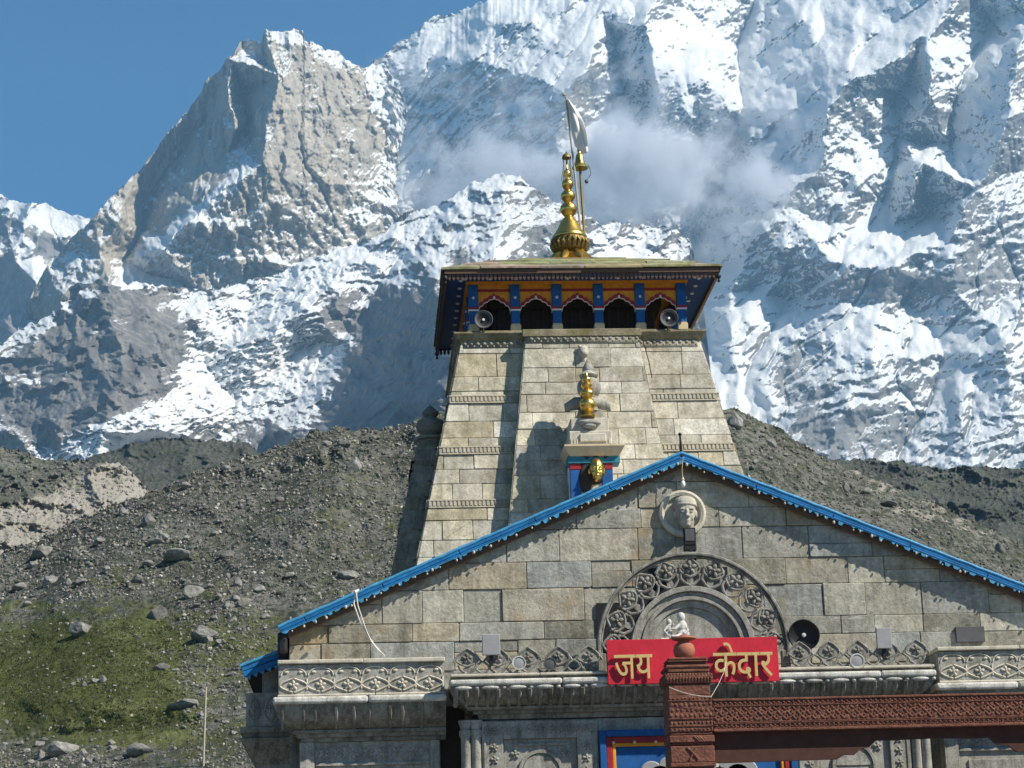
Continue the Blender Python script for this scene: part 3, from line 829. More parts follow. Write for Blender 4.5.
# ------------------------------------------------------------------ building materials
def block_stone(name, vein=0.5, rust=0.3, moss=0.0, scale=1.0, bstr=0.6):
    """cut stone blocks: each block's own tone comes with the mesh, grain, veins and stains from noise"""
    t = NT(name)
    p = t.pos()
    tint = t.attr("tint")
    n1 = t.noise(p, 2.2 * scale, 6, 0.65)
    n2 = t.noise(p, 14 * scale, 4, 0.7)
    pv = t.pos(sc=(1.6, 1, 5.0), rot=(0, R(28), 0))
    n3 = t.noise(pv, 1.3 * scale, 6, 0.7, 1.2)
    c = t.mix(1.0, tint, t.ramp(n1, (0.28, 0.62), (0.5, 1.0), (0.72, 1.3)), 'MULTIPLY')
    c = t.mix(1.0, c, t.ramp(n2, (0.3, 0.7), (0.7, 1.2)), 'MULTIPLY')
    c = t.mix(t.ramp(n3, (0.56, 0.0), (0.70, vein)), c, (0.52, 0.51, 0.47))
    n4 = t.noise(p, 0.9 * scale, 5, 0.6)
    c = t.mix(t.ramp(n4, (0.58, 0.0), (0.72, rust)), c, (0.36, 0.27, 0.16))
    n5 = t.noise(t.pos(sc=(2.5, 2.5, 0.35)), 1.6, 5, 0.65)
    c = t.mix(t.ramp(n5, (0.46, 0.0), (0.72, 0.75)), c, t.mix(1.0, c, (0.52, 0.51, 0.47), 'MULTIPLY'))
    if moss:
        c = t.mix(t.ramp(t.noise(p, 1.3, 5, 0.7), (0.45, 0.0), (0.62, moss)), c, (0.13, 0.125, 0.045))
    h = t.math('ADD', n1, t.math('MULTIPLY', n2, 0.45))
    return t.done(c, 0.9, h, bstr, 0.03, spec=0.15)
M_GABLE = block_stone("grey_stone_blocks", 0.85, 0.8, bstr=1.0)
M_SHAFT = block_stone("buff_stone_blocks", 0.35, 0.35, 0.3, 1.2, bstr=0.8)
M_JOINT = plain("mortar_joint", (0.33, 0.305, 0.25), 0.95, bstr=0.5)

def carved(name, lo, hi, scale=3.0, streak=0.55, tinted=True):
    t = NT(name)
    p = t.pos()
    n1 = t.noise(p, scale, 6, 0.65)
    n2 = t.noise(p, scale * 8, 4, 0.7)
    c = t.ramp(t.math('ADD', t.math('MULTIPLY', n1, 0.6), t.math('MULTIPLY', n2, 0.4)), (0.36, lo), (0.62, hi))
    n5 = t.noise(t.pos(sc=(6, 6, 0.5)), 1.0, 5, 0.7)
    c = t.mix(t.ramp(n5, (0.45, 0.0), (0.66, streak)), c, t.mix(1.0, c, (0.30, 0.29, 0.25), 'MULTIPLY'))
    if tinted: c = t.mix(1.0, c, t.attr("tint"), 'MULTIPLY')
    return t.done(c, 0.9, t.math('ADD', n1, n2), 0.5, 0.012, spec=0.15)
M_CARVE = carved("carved_grey_stone", (0.20, 0.195, 0.17), (0.43, 0.42, 0.375))
M_STATUE = carved("smooth_carved_stone", (0.34, 0.32, 0.27), (0.52, 0.49, 0.42), 4.0, 0.2, False)
M_TRACERY = carved("grimy_carved_stone", (0.12, 0.115, 0.10), (0.37, 0.36, 0.32), 5.0, 0.75)
M_PALE = carved("pale_carved_stone", (0.42, 0.39, 0.32), (0.64, 0.60, 0.50), 4.0, 0.3)
M_DARKST = carved("weathered_dark_stone", (0.13, 0.122, 0.10), (0.30, 0.28, 0.235), 2.5, 0.75)
M_WHITE = carved("whitewashed_stone", (0.36, 0.35, 0.31), (0.72, 0.71, 0.66), 4.0, 0.55)
M_BLUE = plain("blue_sheet_metal", (0.012, 0.155, 0.38), 0.5, var=0.55, scale=2.5)
M_BLUE_L = plain("light_blue_sheet_metal", (0.06, 0.29, 0.52), 0.5, var=0.5)
M_BLUEP = plain("blue_paint", (0.010, 0.095, 0.30), 0.6, var=0.4, scale=4)
M_NAVY = plain("deep_blue_paint", (0.012, 0.06, 0.22), 0.6, var=0.4, scale=5)
M_RED = plain("red_sign_paint", (0.55, 0.018, 0.038), 0.5, var=0.28, scale=2.5)
M_MAROON = plain("maroon_paint", (0.32, 0.022, 0.028), 0.55, var=0.3)
M_ORANGE = plain("ochre_orange_paint", (0.72, 0.31, 0.025), 0.6, var=0.35, scale=5)
M_CREAM = plain("cream_paint", (0.62, 0.50, 0.32), 0.6, var=0.25)
M_TEAL = plain("teal_paint", (0.03, 0.20, 0.27), 0.6, var=0.3)
M_LETTER = plain("ochre_letter_wood", (0.56, 0.42, 0.17), 0.6, var=0.2)
M_WHITEP = plain("white_paint", (0.75, 0.74, 0.70), 0.6, var=0.12)
M_GOLD = plain("gilded_copper", (0.80, 0.52, 0.13), 0.32, 1.0, var=0.3, scale=5)
M_DGOLD = plain("tarnished_gilding", (0.26, 0.19, 0.07), 0.55, 0.7, var=0.5, scale=8)
M_BLACK = plain("black_metal", (0.015, 0.015, 0.017), 0.5, var=0.3)
M_GREY = plain("grey_enamel", (0.30, 0.30, 0.31), 0.5, var=0.15)
M_DGREY = plain("dark_grey_enamel", (0.09, 0.09, 0.095), 0.5, var=0.2)
M_WOODD = plain("dark_timber", (0.045, 0.03, 0.022), 0.8, var=0.4)
M_WOODB = plain("brown_timber", (0.12, 0.075, 0.05), 0.8, var=0.4)
M_SLATE = block_stone("mossy_roof_slate", 0.15, 0.2, 0.75, 1.3)
M_POLE = plain("pale_pole", (0.40, 0.37, 0.32), 0.6)
M_ROPE = plain("white_rope", (0.70, 0.68, 0.62), 0.9)
M_CLAY = plain("terracotta", (0.33, 0.125, 0.075), 0.75, var=0.25, scale=8)
def carved_wood():
    t = NT("carved_red_timber")
    p = t.pos()
    n1 = t.noise(t.pos(sc=(1, 1, 3)), 5, 6, 0.7)
    v = t.n("ShaderNodeTexVoronoi"); t.l(t.pos(sc=(1, 1, 1)), v.inputs["Vector"]); v.inputs["Scale"].default_value = 22
    c = t.ramp(n1, (0.3, (0.08, 0.033, 0.023)), (0.55, (0.17, 0.07, 0.047)), (0.75, (0.26, 0.125, 0.088)))
    return t.done(c, 0.75, t.math('ADD', t.math('MULTIPLY', v.outputs["Distance"], 0.8), n1), 0.7, 0.015, spec=0.2)
M_RWOOD = carved_wood()

# ------------------------------------------------------------------ shape tools
def clip_poly(poly, cl):
    """poly clipped to the convex, counter-clockwise polygon cl"""
    for i in range(len(cl)):
        (ax, ay), (bx, by) = cl[i], cl[(i + 1) % len(cl)]
        f = lambda p: (bx - ax) * (p[1] - ay) - (by - ay) * (p[0] - ax)
        out = []
        for j in range(len(poly)):
            p, q = poly[j], poly[(j + 1) % len(poly)]
            fp, fq = f(p), f(q)
            if fp >= 0: out.append(p)
            if (fp >= 0) != (fq >= 0):
                k = fp / (fp - fq)
                out.append((p[0] + (q[0] - p[0]) * k, p[1] + (q[1] - p[1]) * k))
        poly = out
        if len(poly) < 3: return []
    return poly
def area(p): return 0.5 * sum(p[i][0] * p[(i + 1) % len(p)][1] - p[(i + 1) % len(p)][0] * p[i][1] for i in range(len(p)))
def inset(poly, d):
    out, n = [], len(poly)
    for i in range(n):
        a, b, c = poly[i - 1], poly[i], poly[(i + 1) % n]
        e1 = Vector((b[0] - a[0], b[1] - a[1])); e2 = Vector((c[0] - b[0], c[1] - b[1]))
        if e1.length < 1e-5 or e2.length < 1e-5: return []
        e1.normalize(); e2.normalize()
        n1, n2 = Vector((-e1.y, e1.x)), Vector((-e2.y, e2.x))
        m = n1 + n2
        k = m.dot(n1)
        if k < 0.15: return []
        out.append((b[0] + m.x * d / k, b[1] + m.y * d / k))
    return out if area(out) > 0 else []
def worn(q, r, c=0.035):
    """chipped block outline: every corner knocked back by its own amount"""
    out = []
    n = len(q)
    for i in range(n):
        a, b, d = Vector(q[i - 1]), Vector(q[i]), Vector(q[(i + 1) % n])
        k = min(r.uniform(0.004, c), (a - b).length * .3, (d - b).length * .3)
        out += [tuple(b + (a - b).normalized() * k), tuple(b + (d - b).normalized() * k * r.uniform(.5, 1))]
    return out
def masonry(mb, poly, frame, courses, wmin, wmax, palette, r, gap=0.012, jut=0.02, bev=0.02, thick=0.05, split=0.0):
    x0, x1 = min(p[0] for p in poly), max(p[0] for p in poly)
    for c0, c1 in zip(courses, courses[1:]):
        x = x0 - r.uniform(0, wmax)
        while x < x1:
            w = r.uniform(wmin, wmax)
            cells = [(x, x + w, c0, c1)]
            if r.random() < split:
                k = r.uniform(0.35, 0.65); cells = [(x, x + w, c0, c0 + (c1 - c0) * k), (x, x + w, c0 + (c1 - c0) * k, c1)]
            for (a, b, c, d) in cells:
                j = lambda: r.uniform(-0.008, 0.008)
                q = clip_poly([(a, c + j()), (b, c + j()), (b, d + j()), (a, d + j())], poly)
                if len(q) < 3 or area(q) < 0.01: continue
                q = [q[i] for i in range(len(q)) if (Vector(q[i]) - Vector(q[i - 1])).length > 0.02]
                if len(q) < 3: continue
                q = worn(q, r)
                o = inset(q, gap); i_ = inset(q, gap + bev)
                if not o or not i_: continue
                dd = thick + r.uniform(-jut, jut)
                k = r.uniform(0.72, 1.14); tc = r.choice(palette)
                mb.t = tuple(v * k for v in tc)
                n = len(o)
                tilt = (r.uniform(-0.006, 0.006), r.uniform(-0.006, 0.006)); cx, cy = i_[0]
                vs = [frame(u, v, 0) for u, v in o] + [frame(u, v, dd - bev) for u, v in o] + [frame(u, v, dd + (u - cx) * tilt[0] + (v - cy) * tilt[1]) for u, v in i_]
                fs = [tuple(range(2 * n, 3 * n))]
                for e in range(n):
                    f = (e + 1) % n
                    fs += [(e, f, n + f, n + e), (n + e, n + f, 2 * n + f, 2 * n + e)]
                mb.add(vs, fs)
            x += w
    mb.t = (1, 1, 1)
def courses(z0, z1, h, r, var=0.2):
    out = [z0]
    while out[-1] < z1: out.append(out[-1] + h * r.uniform(1 - var, 1 + var))
    return out
def arc_band(mb, cx, cz, r0, r1, y0, y1, a0=0.0, a1=180.0, n=48):
    vs, fs = [], []
    for i in range(n + 1):
        a = R(a0 + (a1 - a0) * i / n)
        for (r, y) in ((r0, y0), (r1, y0), (r1, y1), (r0, y1)):
            vs.append((cx + r * math.cos(a), y, cz + r * math.sin(a)))
    for i in range(n):
        for k in range(4): fs.append((i * 4 + k, i * 4 + (k + 1) % 4, i * 4 + 4 + (k + 1) % 4, i * 4 + 4 + k))
    fs += [(3, 2, 1, 0), tuple(n * 4 + k for k in range(4))]
    mb.add(vs, fs)
def ogee(w, h, n=10):
    """pointed petal outline, base at the origin"""
    pts = []
    for i in range(n + 1):
        t = i / n
        pts.append((0.5 * w * math.sin(math.pi * min(1, t * 1.0) ** 0.8) * (1 - 0.12 * t), h * t))
    return pts + [(-x, z) for x, z in pts[-2:0:-1]]
def flower(mb, c, r, n=5, y=0.0, dep=0.5):
    for k in range(n):
        a = 2 * math.pi * k / n + math.pi / 2
        mb.ell((c[0] + r * 0.58 * math.cos(a), c[1], c[2] + r * 0.58 * math.sin(a)), (r * 0.46, r * dep * 0.5, r * 0.30), 8, Matrix.Rotation(-a, 3, 'Y'))
    mb.ell((c[0], c[1] - r * 0.2, c[2]), (r * 0.25, r * dep, r * 0.25), 8)
def loft(mb, x0, x1, yf, yb, levels, left=True, right=True):
    """a moulding that runs along the front and turns both corners: levels are (height, inset)"""
    vs, fs = [], []
    for z, d in levels:
        a = x0 + (d if left else 0); b = x1 - (d if right else 0)
        vs += [(a, yf + d, z), (b, yf + d, z), (b, yb, z), (a, yb, z)]
    for i in range(len(levels) - 1):
        for k in range(4): fs.append((i * 4 + k, i * 4 + (k + 1) % 4, i * 4 + 4 + (k + 1) % 4, i * 4 + 4 + k))
    m = (len(levels) - 1) * 4
    fs += [(3, 2, 1, 0), (m, m + 1, m + 2, m + 3)]
    mb.add(vs, fs)
def wave(x0, x1, z, amp, per, ph, y, n=14):
    m = max(4, int((x1 - x0) / per * n))
    return [(x0 + (x1 - x0) * i / m, y, z + amp * math.sin(2 * math.pi * (x0 + (x1 - x0) * i / m) / per + ph)) for i in range(m + 1)]

# ------------------------------------------------------------------ the hall with the gable
AX = 6.62
hall = thing("temple_hall", "broad grey stone temple hall with a blue-trimmed gable and carved parapets", "temple hall", (AX, 45, 0))
rg = random.Random(21)
GREYS = [(0.385, 0.364, 0.294), (0.444, 0.421, 0.347), (0.385, 0.341, 0.254), (0.414, 0.397, 0.329), (0.356, 0.345, 0.294), (0.423, 0.402, 0.324), (0.347, 0.345, 0.311), (0.385, 0.36, 0.29), (0.404, 0.378, 0.307), (0.375, 0.364, 0.307), (0.395, 0.378, 0.316), (0.375, 0.364, 0.311), (0.47, 0.451, 0.377), (0.336, 0.27, 0.168), (0.325, 0.336, 0.316), (0.37, 0.352, 0.275), (0.302, 0.292, 0.24)]
W0, W1 = -1.55, 14.79
gable = [(W0, 6.9), (W1, 6.9), (W1, 8.42), (6.66, 11.95), (W0, 8.42)]
m = MB(); m.xz(gable, 45.0, 45.35)
body = m.build("gable_wall", M_JOINT, hall)
m = MB()
masonry(m, gable, lambda u, v, d: (u, 45.0 - d, v), [6.9, 7.62, 8.22, 8.60, 9.28, 9.84, 10.52, 10.94, 11.5, 12.2], 0.7, 1.75, GREYS, rg, 0.004, 0.022, 0.012, 0.05, 0.10)
m.build("stone_facing", M_GABLE, body)
m = MB()
m.box(W0, W0 + 0.4, 45.35, 59, 0, 8.4); m.box(W1 - 0.4, W1, 45.35, 59, 0, 8.4); m.box(W0 + 0.4, W1 - 0.4, 58.6, 59, 0, 8.4)
m.box(W0, W1, 45.0, 45.4, 0, 6.897)
m.build("side_wall", M_DARKST, hall)

# roof
SL = (12.10 - 8.58) / (6.68 + 1.77)
def slope_pt(side, u, v, y):          # u along the slope from the ridge, v square to it
    c = 1 / math.hypot(1, SL); s = SL * c
    return (6.68 + side * (u * c + v * s * 0 + v * s), y, 12.10 - u * s + v * c) if side > 0 else (6.68 - (u * c + v * s), y, 12.10 - u * s + v * c)
UL = math.hypot(8.45, 8.45 * SL)
m = MB()
for sd in (-1, 1):
    poly = [(0.0, -0.14), (UL - 0.05, -0.14), (UL - 0.05, -0.05), (0.0, -0.05)]
    m.prism(poly, lambda u, v: slope_pt(sd, u, v, 44.78), lambda u, v: slope_pt(sd, u, v, 58.9))
roof = m.build("roof", M_GREY, hall)
for sd in (-1, 1):
    m = MB()
    def sbox(u0, u1, v0, v1, y0, y1):
        m.prism([(u0, v0), (u1, v0), (u1, v1), (u0, v1)], lambda u, v: slope_pt(sd, u, v, y0), lambda u, v: slope_pt(sd, u, v, y1))
    k = 0.0
    while k < UL:
        e = min(UL, k + 1.72)
        sbox(k + 0.006, e - 0.006, -0.130, -0.050, 44.70, 44.77)
        sbox(k + 0.006, e - 0.006, -0.178, -0.138, 44.66, 44.76)
        k = e
    trim = m.build("roof_trim", M_BLUE, hall, 0.012)
    m = MB()
    n = 40
    m.tube([slope_pt(sd, UL * i / n, -0.03 + 0.006 * math.sin(i * 2.3), 44.72) for i in range(n + 1)], 0.038, 8)
    m.build("top_roll", M_BLUE_L, trim, smooth=50)
    m = MB()
    sbox(0.02, UL - 0.02, -0.186, -0.170, 44.668, 44.695)
    u = 0.08
    while u < UL - 0.1:
        w = rnd.uniform(0.05, 0.20); d = rnd.uniform(0.015, 0.085)
        m.prism([(u, -0.179), (u + w, -0.179), (u + w * rnd.uniform(.6, .9), -0.179 - d), (u + w * rnd.uniform(.1, .4), -0.179 - d * 0.9)], lambda a, b: slope_pt(sd, a, b, 44.67), lambda a, b: slope_pt(sd, a, b, 44.685))
        u += w + (rnd.uniform(0.0, 0.05) if rnd.random() < .75 else rnd.uniform(.1, .3))
    m.m = 1
    u = 0.2
    while u < UL - 0.1:
        p = slope_pt(sd, u, -0.235 + rnd.uniform(-.03, .02), 44.65)
        q_ = rnd.uniform(.014, .03); m.ell(p, (q_, q_, q_ * 1.3), 8)
        u += rnd.uniform(0.1, 0.45)
    m.build("fringe", [M_BLUE_L, M_PALE], trim)
    m = MB()
    sbox(0.15, UL - 0.1, -0.31, -0.16, 44.80, 44.86)
    sbox(0.15, UL - 0.1, -0.21, -0.15, 44.86, 44.93)
    m.build("bargeboard", M_WOODB, hall, 0.01)
m = MB(); m.tube([(6.68, 44.72, 12.0), (6.67, 44.72, 12.46)], [0.035, 0.02], 8); m.ell((6.67, 44.72, 12.47), 0.04, 8)
m.build("ridge_rod", M_BLACK, hall, smooth=60)
m = MB(); m.box(-1.78, -1.575, 44.75, 47.5, 8.02, 8.46); m.build("gutter", M_BLACK, hall, 0.06, seg=2)

# carved side parapets and their cornices
def parapet(x0, x1, inner_left):
    m = MB(); m.box(x0 + 0.02, x1 - 0.02, 44.2, 44.95, 7.10, 7.70)
    pp = m.build("parapet", M_DARKST if 0 else M_CARVE, hall, 0.01)
    m = MB()
    x = x0
    while x < x1 - 0.05:
        e = min(x1, x + 1.72); m.box(x + 0.004, e - 0.004, 44.12, 44.98, 7.702 + rnd.uniform(0, .012), 7.79); x = e
    x = x0
    while x < x1 - 0.05:
        e = min(x1, x + 1.95); m.box(x + 0.004, e - 0.004, 44.13, 44.98, 7.055, 7.098 + rnd.uniform(0, 0.002)); x = e
    m.build("coping", M_PALE, pp, 0.015)
    m = MB()
    n = max(2, round((x1 - x0 - 0.1) / 0.56)); w = (x1 - x0 - 0.1) / n
    y = 44.19
    for i in range(n):
        c = x0 + 0.05 + w * (i + 0.5)
        for sg in (-1, 1):
            m.tube([(c + sg * (0.02 + w * 0.46 * math.sin(math.pi * t / 12)) * (1 if t < 9 else 1), y, 7.15 + 0.27 * t / 12) for t in range(13)], 0.020, 6)
        flower(m, (c, y, 7.285), 0.105, 5)
        m.tube([(c + 0.46 * w * math.cos(a), y, 7.48 + 0.16 * math.sin(a)) for a in [R(180 * t / 12) for t in range(13)]], 0.014, 6)
        m.tube([(c + w * 0.5, y, 7.2), (c + w * 0.5, y, 7.42)], 0.016, 6)
        for sg in (-1, 1): m.ell((c + sg * 0.14, y, 7.55), (0.05, 0.02, 0.03), 8)
    m.build("carving", M_PALE, pp, smooth=60)
    m = MB()
    x = x0 - 0.09
    while x < x1 - 0.05:
        e = min(x1 + 0.02, x + rnd.uniform(1.5, 2.1))
        m.box(x + 0.003, e - 0.003, 44.02, 44.95, 6.90, 7.045); x = e
    m.build("white_bead", M_WHITE, pp, 0.05, seg=3, smooth=60)
    m = MB()
    lv = [(6.90, 0.0), (6.84, 0.01), (6.72, 0.05), (6.60, 0.13), (6.50, 0.26), (6.43, 0.40), (6.42, 0.36), (6.36, 0.36), (6.35, 0.42), (6.28, 0.44), (6.27, 0.52), (6.2, 0.52)]
    loft(m, x0 - 0.06, x1, 44.10, 45.0, lv, inner_left, not inner_left)
    x = x0 + .1
    while x < x1 - 0.1:
        m.tube([(x, 44.11, 6.86), (x, 44.15, 6.72), (x, 44.23, 6.60), (x, 44.37, 6.49), (x, 44.5, 6.44)], rnd.uniform(.025, .05), 6); x += rnd.uniform(.2, .5)
    m.build("cornice", M_DARKST, hall, smooth=35)
    a, b = (x0 + 0.42, x1 - 0.12) if inner_left else (x0 + 0.12, x1 - 0.42)
    m = MB(); m.box(a, b, 44.72, 45.0, 0, 6.198)
    wl = m.build("lower_wall", M_CARVE, hall)
    m = MB()
    m.box(a + 0.01, a + 0.3, 44.62, 44.718, 0, 6.195); m.box(b - 0.2, b - 0.01, 44.62, 44.718, 0, 6.195)
    m.box(a + 0.32, b - 0.22, 44.66, 44.718, 5.72, 5.78)
    for i in range(int((b - a - 0.6) / 0.3)): flower(m, (a + 0.48 + i * 0.3, 44.71, 5.98), 0.12, 6)
    m.tube(wave(a + 0.34, b - 0.24, 5.98, 0.13, 0.6, 0, 44.705), 0.018, 6); m.tube(wave(a + 0.34, b - 0.24, 5.98, 0.13, 0.6, math.pi, 44.705), 0.018, 6)
    m.box(a + 0.5, b - 0.4, 44.68, 44.718, 3.0, 5.55)
    m.build("frieze", M_CARVE, wl, 0.008)
parapet(-1.76, 1.60, True)
parapet(11.64, 15.0, False)
m = MB(); m.box(1.5, 2.0, 44.98, 45.0 - 0.004, 0, 6.89); m.build("recess_shade", M_WOODD, hall)  # thin dark strip on the wall: the gap's shade put into its colour

# central bay: cornice, balustrade, walls with niches
CX0, CX1 = 1.68, 11.42
m = MB(); m.box(CX0 + 0.35, CX1 - 0.35, 44.2, 44.95, 0, 6.50)
bay = m.build("central_bay", M_CARVE, hall)
m = MB()
x = CX0 - 0.02
while x < CX1 - 0.05:
    e = min(CX1 + 0.02, x + rnd.uniform(1.7, 2.9)); m.box(x + 0.004, e - 0.004, 43.50, 44.9, 7.125, 7.25 + rnd.uniform(-.006, .006)); x = e
m.build("white_bead", M_WHITE, bay, 0.045, seg=3, smooth=60)
m = MB()
x = CX0
while x < CX1 - 0.05:
    e = min(CX1, x + rnd.uniform(1.2, 2.4)); m.box(x + 0.004, e - 0.004, 43.56, 44.9, 7.31, 7.36); x = e
m.build("ledge", M_PALE, bay, 0.012)
m = MB()
m.box(CX0 + 0.06, CX1 - 0.06, 43.66, 44.9, 7.252, 7.308)
loft(m, CX0, CX1, 43.56, 44.9, [(7.122, 0.0), (7.05, 0.02), (6.95, 0.08), (6.84, 0.2), (6.76, 0.36), (6.74, 0.32), (6.69, 0.34), (6.68, 0.46), (6.62, 0.46), (6.61, 0.55), (6.52, 0.58)])
x = CX0 + 0.1
while x < CX1 - 0.2:
    m.tube([(x, 43.57, 7.06), (x, 43.62, 6.95), (x, 43.75, 6.84), (x, 43.9, 6.775)], 0.05, 6); x += 0.21
m.build("cornice", M_DARKST, bay, smooth=35)
m = MB()
x = CX0 + 0.25
while x < CX1 - 0.2:
    m.ell((x, 43.56, 7.085), (0.19, 0.05, 0.045), 10); m.ell((x + 0.27, 43.57, 7.085), (0.05, 0.04, 0.035), 8); x += 0.54
m.build("petal_row", M_WHITE, bay, smooth=180)
def niche(c):
    hw = 1.16
    m = MB()
    m.box(c - hw, c - hw + 0.42, 44.10, 44.197, 0, 6.47); m.box(c + hw - 0.42, c + hw, 44.10, 44.197, 0, 6.47); m.box(c - hw + 0.422, c + hw - 0.422, 44.10, 44.197, 6.12, 6.47)
    fr = m.build("niche", M_CARVE, bay, 0.01)
    m = MB()
    m.tube(wave(c - hw + 0.05, c + hw - 0.05, 6.30, 0.09, 0.42, 0, 44.095), 0.016, 6); m.tube(wave(c - hw + 0.05, c + hw - 0.05, 6.30, 0.09, 0.42, math.pi, 44.095), 0.016, 6)
    for i in range(11): flower(m, (c - 1.05 + i * 0.21, 44.095, 6.30), 0.075, 5)
    for sg in (-1, 1):
        for i in range(9): flower(m, (c + sg * (hw - 0.24), 44.095, 5.95 - i * 0.24), 0.09, 5)
        m.box(c + sg * (hw - 0.06) - 0.02, c + sg * (hw - 0.06) + 0.02, 44.08, 44.102, 0, 6.1)
    m.build("carving", M_CARVE, fr, smooth=60)
    m = MB()
    m.box(c - hw + 0.424, c + hw - 0.424, 44.185, 44.198, 0, 6.118)
    m.box(c - 0.52, c + 0.52, 44.14, 44.184, 5.98, 6.03)
    arc_band(m, c, 5.45, 0.38, 0.45, 44.13, 44.184, 0, 180, 24)
    arc_band(m, c, 5.45, 0.0, 0.37, 44.16, 44.184, 0, 180, 24)
    m.box(c - 0.45, c - 0.38, 44.13, 44.184, 3.2, 5.45); m.box(c + 0.38, c + 0.45, 44.13, 44.184, 3.2, 5.45)
    for sg in (-1, 1): flower(m, (c + sg * 0.5, 44.17, 5.82), 0.1, 5)
    m.build("niche_panel", M_CARVE, fr, 0.006)
niche(3.46); niche(9.78)
for x in (1.98, 2.18, 11.06, 11.26):
    m = MB(); m.lathe([(0.10, 0), (0.10, 5.2), (0.12, 5.22), (0.12, 5.3), (0.10, 5.32), (0.10, 6.15), (0.13, 6.2), (0.13, 6.3), (0.10, 6.33), (0.15, 6.5)], (x, 44.14, 0), 12)
    m.build("column", M_CARVE, bay, smooth=40)

# pierced balustrade
def petal(m, c, z, w, h, y, rim=0.022, plate=True):
    pts = ogee(w, h)
    if plate: m.xz([(c + a * 0.96, z + b * 0.98 + 0.005) for a, b in pts], y, y + 0.05)
    m.tube([(c + a, y - 0.005, z + b) for a, b in pts], rim, 6, True)
def balustrade(x0, x1):
    m = MB()
    n = round((x1 - x0) / 0.60); w = (x1 - x0) / n
    for i in range(n):
        c = x0 + w * (i + 0.5); y = 43.66
        petal(m, c, 7.52, w * 0.78, 0.36, y)
        flower(m, (c, y - 0.01, 7.68), 0.11, 5)
        m.tube([(c - 0.02, y, 7.37), (c - w * 0.22, y, 7.45), (c - w * 0.30, y, 7.55)], 0.028, 6); m.tube([(c + 0.02, y, 7.37), (c + w * 0.22, y, 7.45), (c + w * 0.30, y, 7.55)], 0.028, 6)
        m.xz([(c - 0.02, 7.36), (c + 0.02, 7.36), (c + 0.12, 7.47), (c, 7.53), (c - 0.12, 7.47)], y, y + 0.05)
        m.tube([(c - w * 0.5 + 0.02, y, 7.60), (c - w * 0.38, y, 7.68)], 0.022, 6); m.tube([(c + w * 0.5 - 0.02, y, 7.60), (c + w * 0.38, y, 7.68)], 0.022, 6)
        if i < n - 1:
            for sg in (-1, 1): m.tube([(c + w * 0.5 + sg * 0.13 * math.sin(math.pi * t / 8) - 0, y, 7.36 + 0.26 * t / 8) for t in range(9)], 0.024, 6)
    m.box(x0, x1, 43.63, 43.76, 7.355, 7.385)
    return m.build("balustrade", M_TRACERY, bay, smooth=45)
balustrade(1.72, 4.75)
balustrade(8.42, 11.38)

# carved arch over the entrance
ACX, ACZ, ACY = 6.60, 7.83, 43.86
m = MB()
arc_band(m, ACX, ACZ, 1.885, 1.95, ACY - 0.08, ACY + 0.10, -6, 186, 64)
arc_band(m, ACX, ACZ, 1.84, 1.883, ACY - 0.02, ACY + 0.06, -6, 186, 64)
m.box(ACX - 1.95, ACX - 1.78, ACY - 0.06, ACY + 0.12, 7.36, 7.75); m.box(ACX + 1.78, ACX + 1.95, ACY - 0.06, ACY + 0.12, 7.36, 7.75)
arch = m.build("carved_arch", M_TRACERY, hall, 0.015)
m = MB()
for (r0, r1, y0, y1) in ((1.15, 1.26, -0.05, 0.1), (1.06, 1.148, 0.03, 0.12), (0.98, 1.058, 0.0, 0.14), (0.84, 0.978, 0.09, 0.16)):
    arc_band(m, ACX, ACZ, r0, r1, ACY + y0, ACY + y1, -20, 200, 48)
arc_band(m, ACX, ACZ, 0.0, 0.838, ACY + 0.14, ACY + 0.17, -30, 210, 48)
m.build("tympanum", M_CARVE, arch, 0.012)
for i in range(11):
    a = R(3 + 17.4 * i)
    m = MB()
    m.X = Matrix.Translation((ACX + 1.28 * math.cos(a), ACY, ACZ + 1.28 * math.sin(a))) @ Matrix.Rotation(-(a - math.pi / 2), 4, 'Y')
    petal(m, 0, 0.17, 0.44, 0.40, 0.0, 0.028)
    flower(m, (0, -0.01, 0.36), 0.15, 5)
    m.tube([(0, 0, -0.01), (-0.10, 0, 0.04), (-0.19, 0, 0.13), (-0.20, 0, 0.24)], 0.032, 6); m.tube([(0, 0, -0.01), (0.10, 0, 0.04), (0.19, 0, 0.13), (0.20, 0, 0.24)], 0.032, 6); m.xz([(0, -.01), (.07, .08), (.05, .18), (-.05, .18), (-.07, .08)], 0, .05)
    m.tube([(0.12, 0, 0.30), (0.22, 0, 0.42)], 0.022, 6); m.tube([(-0.12, 0, 0.30), (-0.22, 0, 0.42)], 0.022, 6)
    m.build("rosette", M_TRACERY, arch, smooth=50)
# dark opening, added black slab for the arch's shade, slate plate on the gable
m = MB(); m.box(5.72, 7.55, 44.90, 44.948, 8.9, 9.66); m.box(4.78, 5.715, 44.90, 44.948, 7.6, 8.95); m.build("opening_and_arch_shade", M_BLACK, hall)
a, b = at(955, 627, 44.9), at(985, 642, 44.9)
m = MB(); m.box(a.x, b.x, 44.86, 44.95, b.z, a.z); m.build("vent_plate", M_DGREY, hall, 0.01)
a, b = at(612, 559, 44.9), at(706, 539, 44.9)

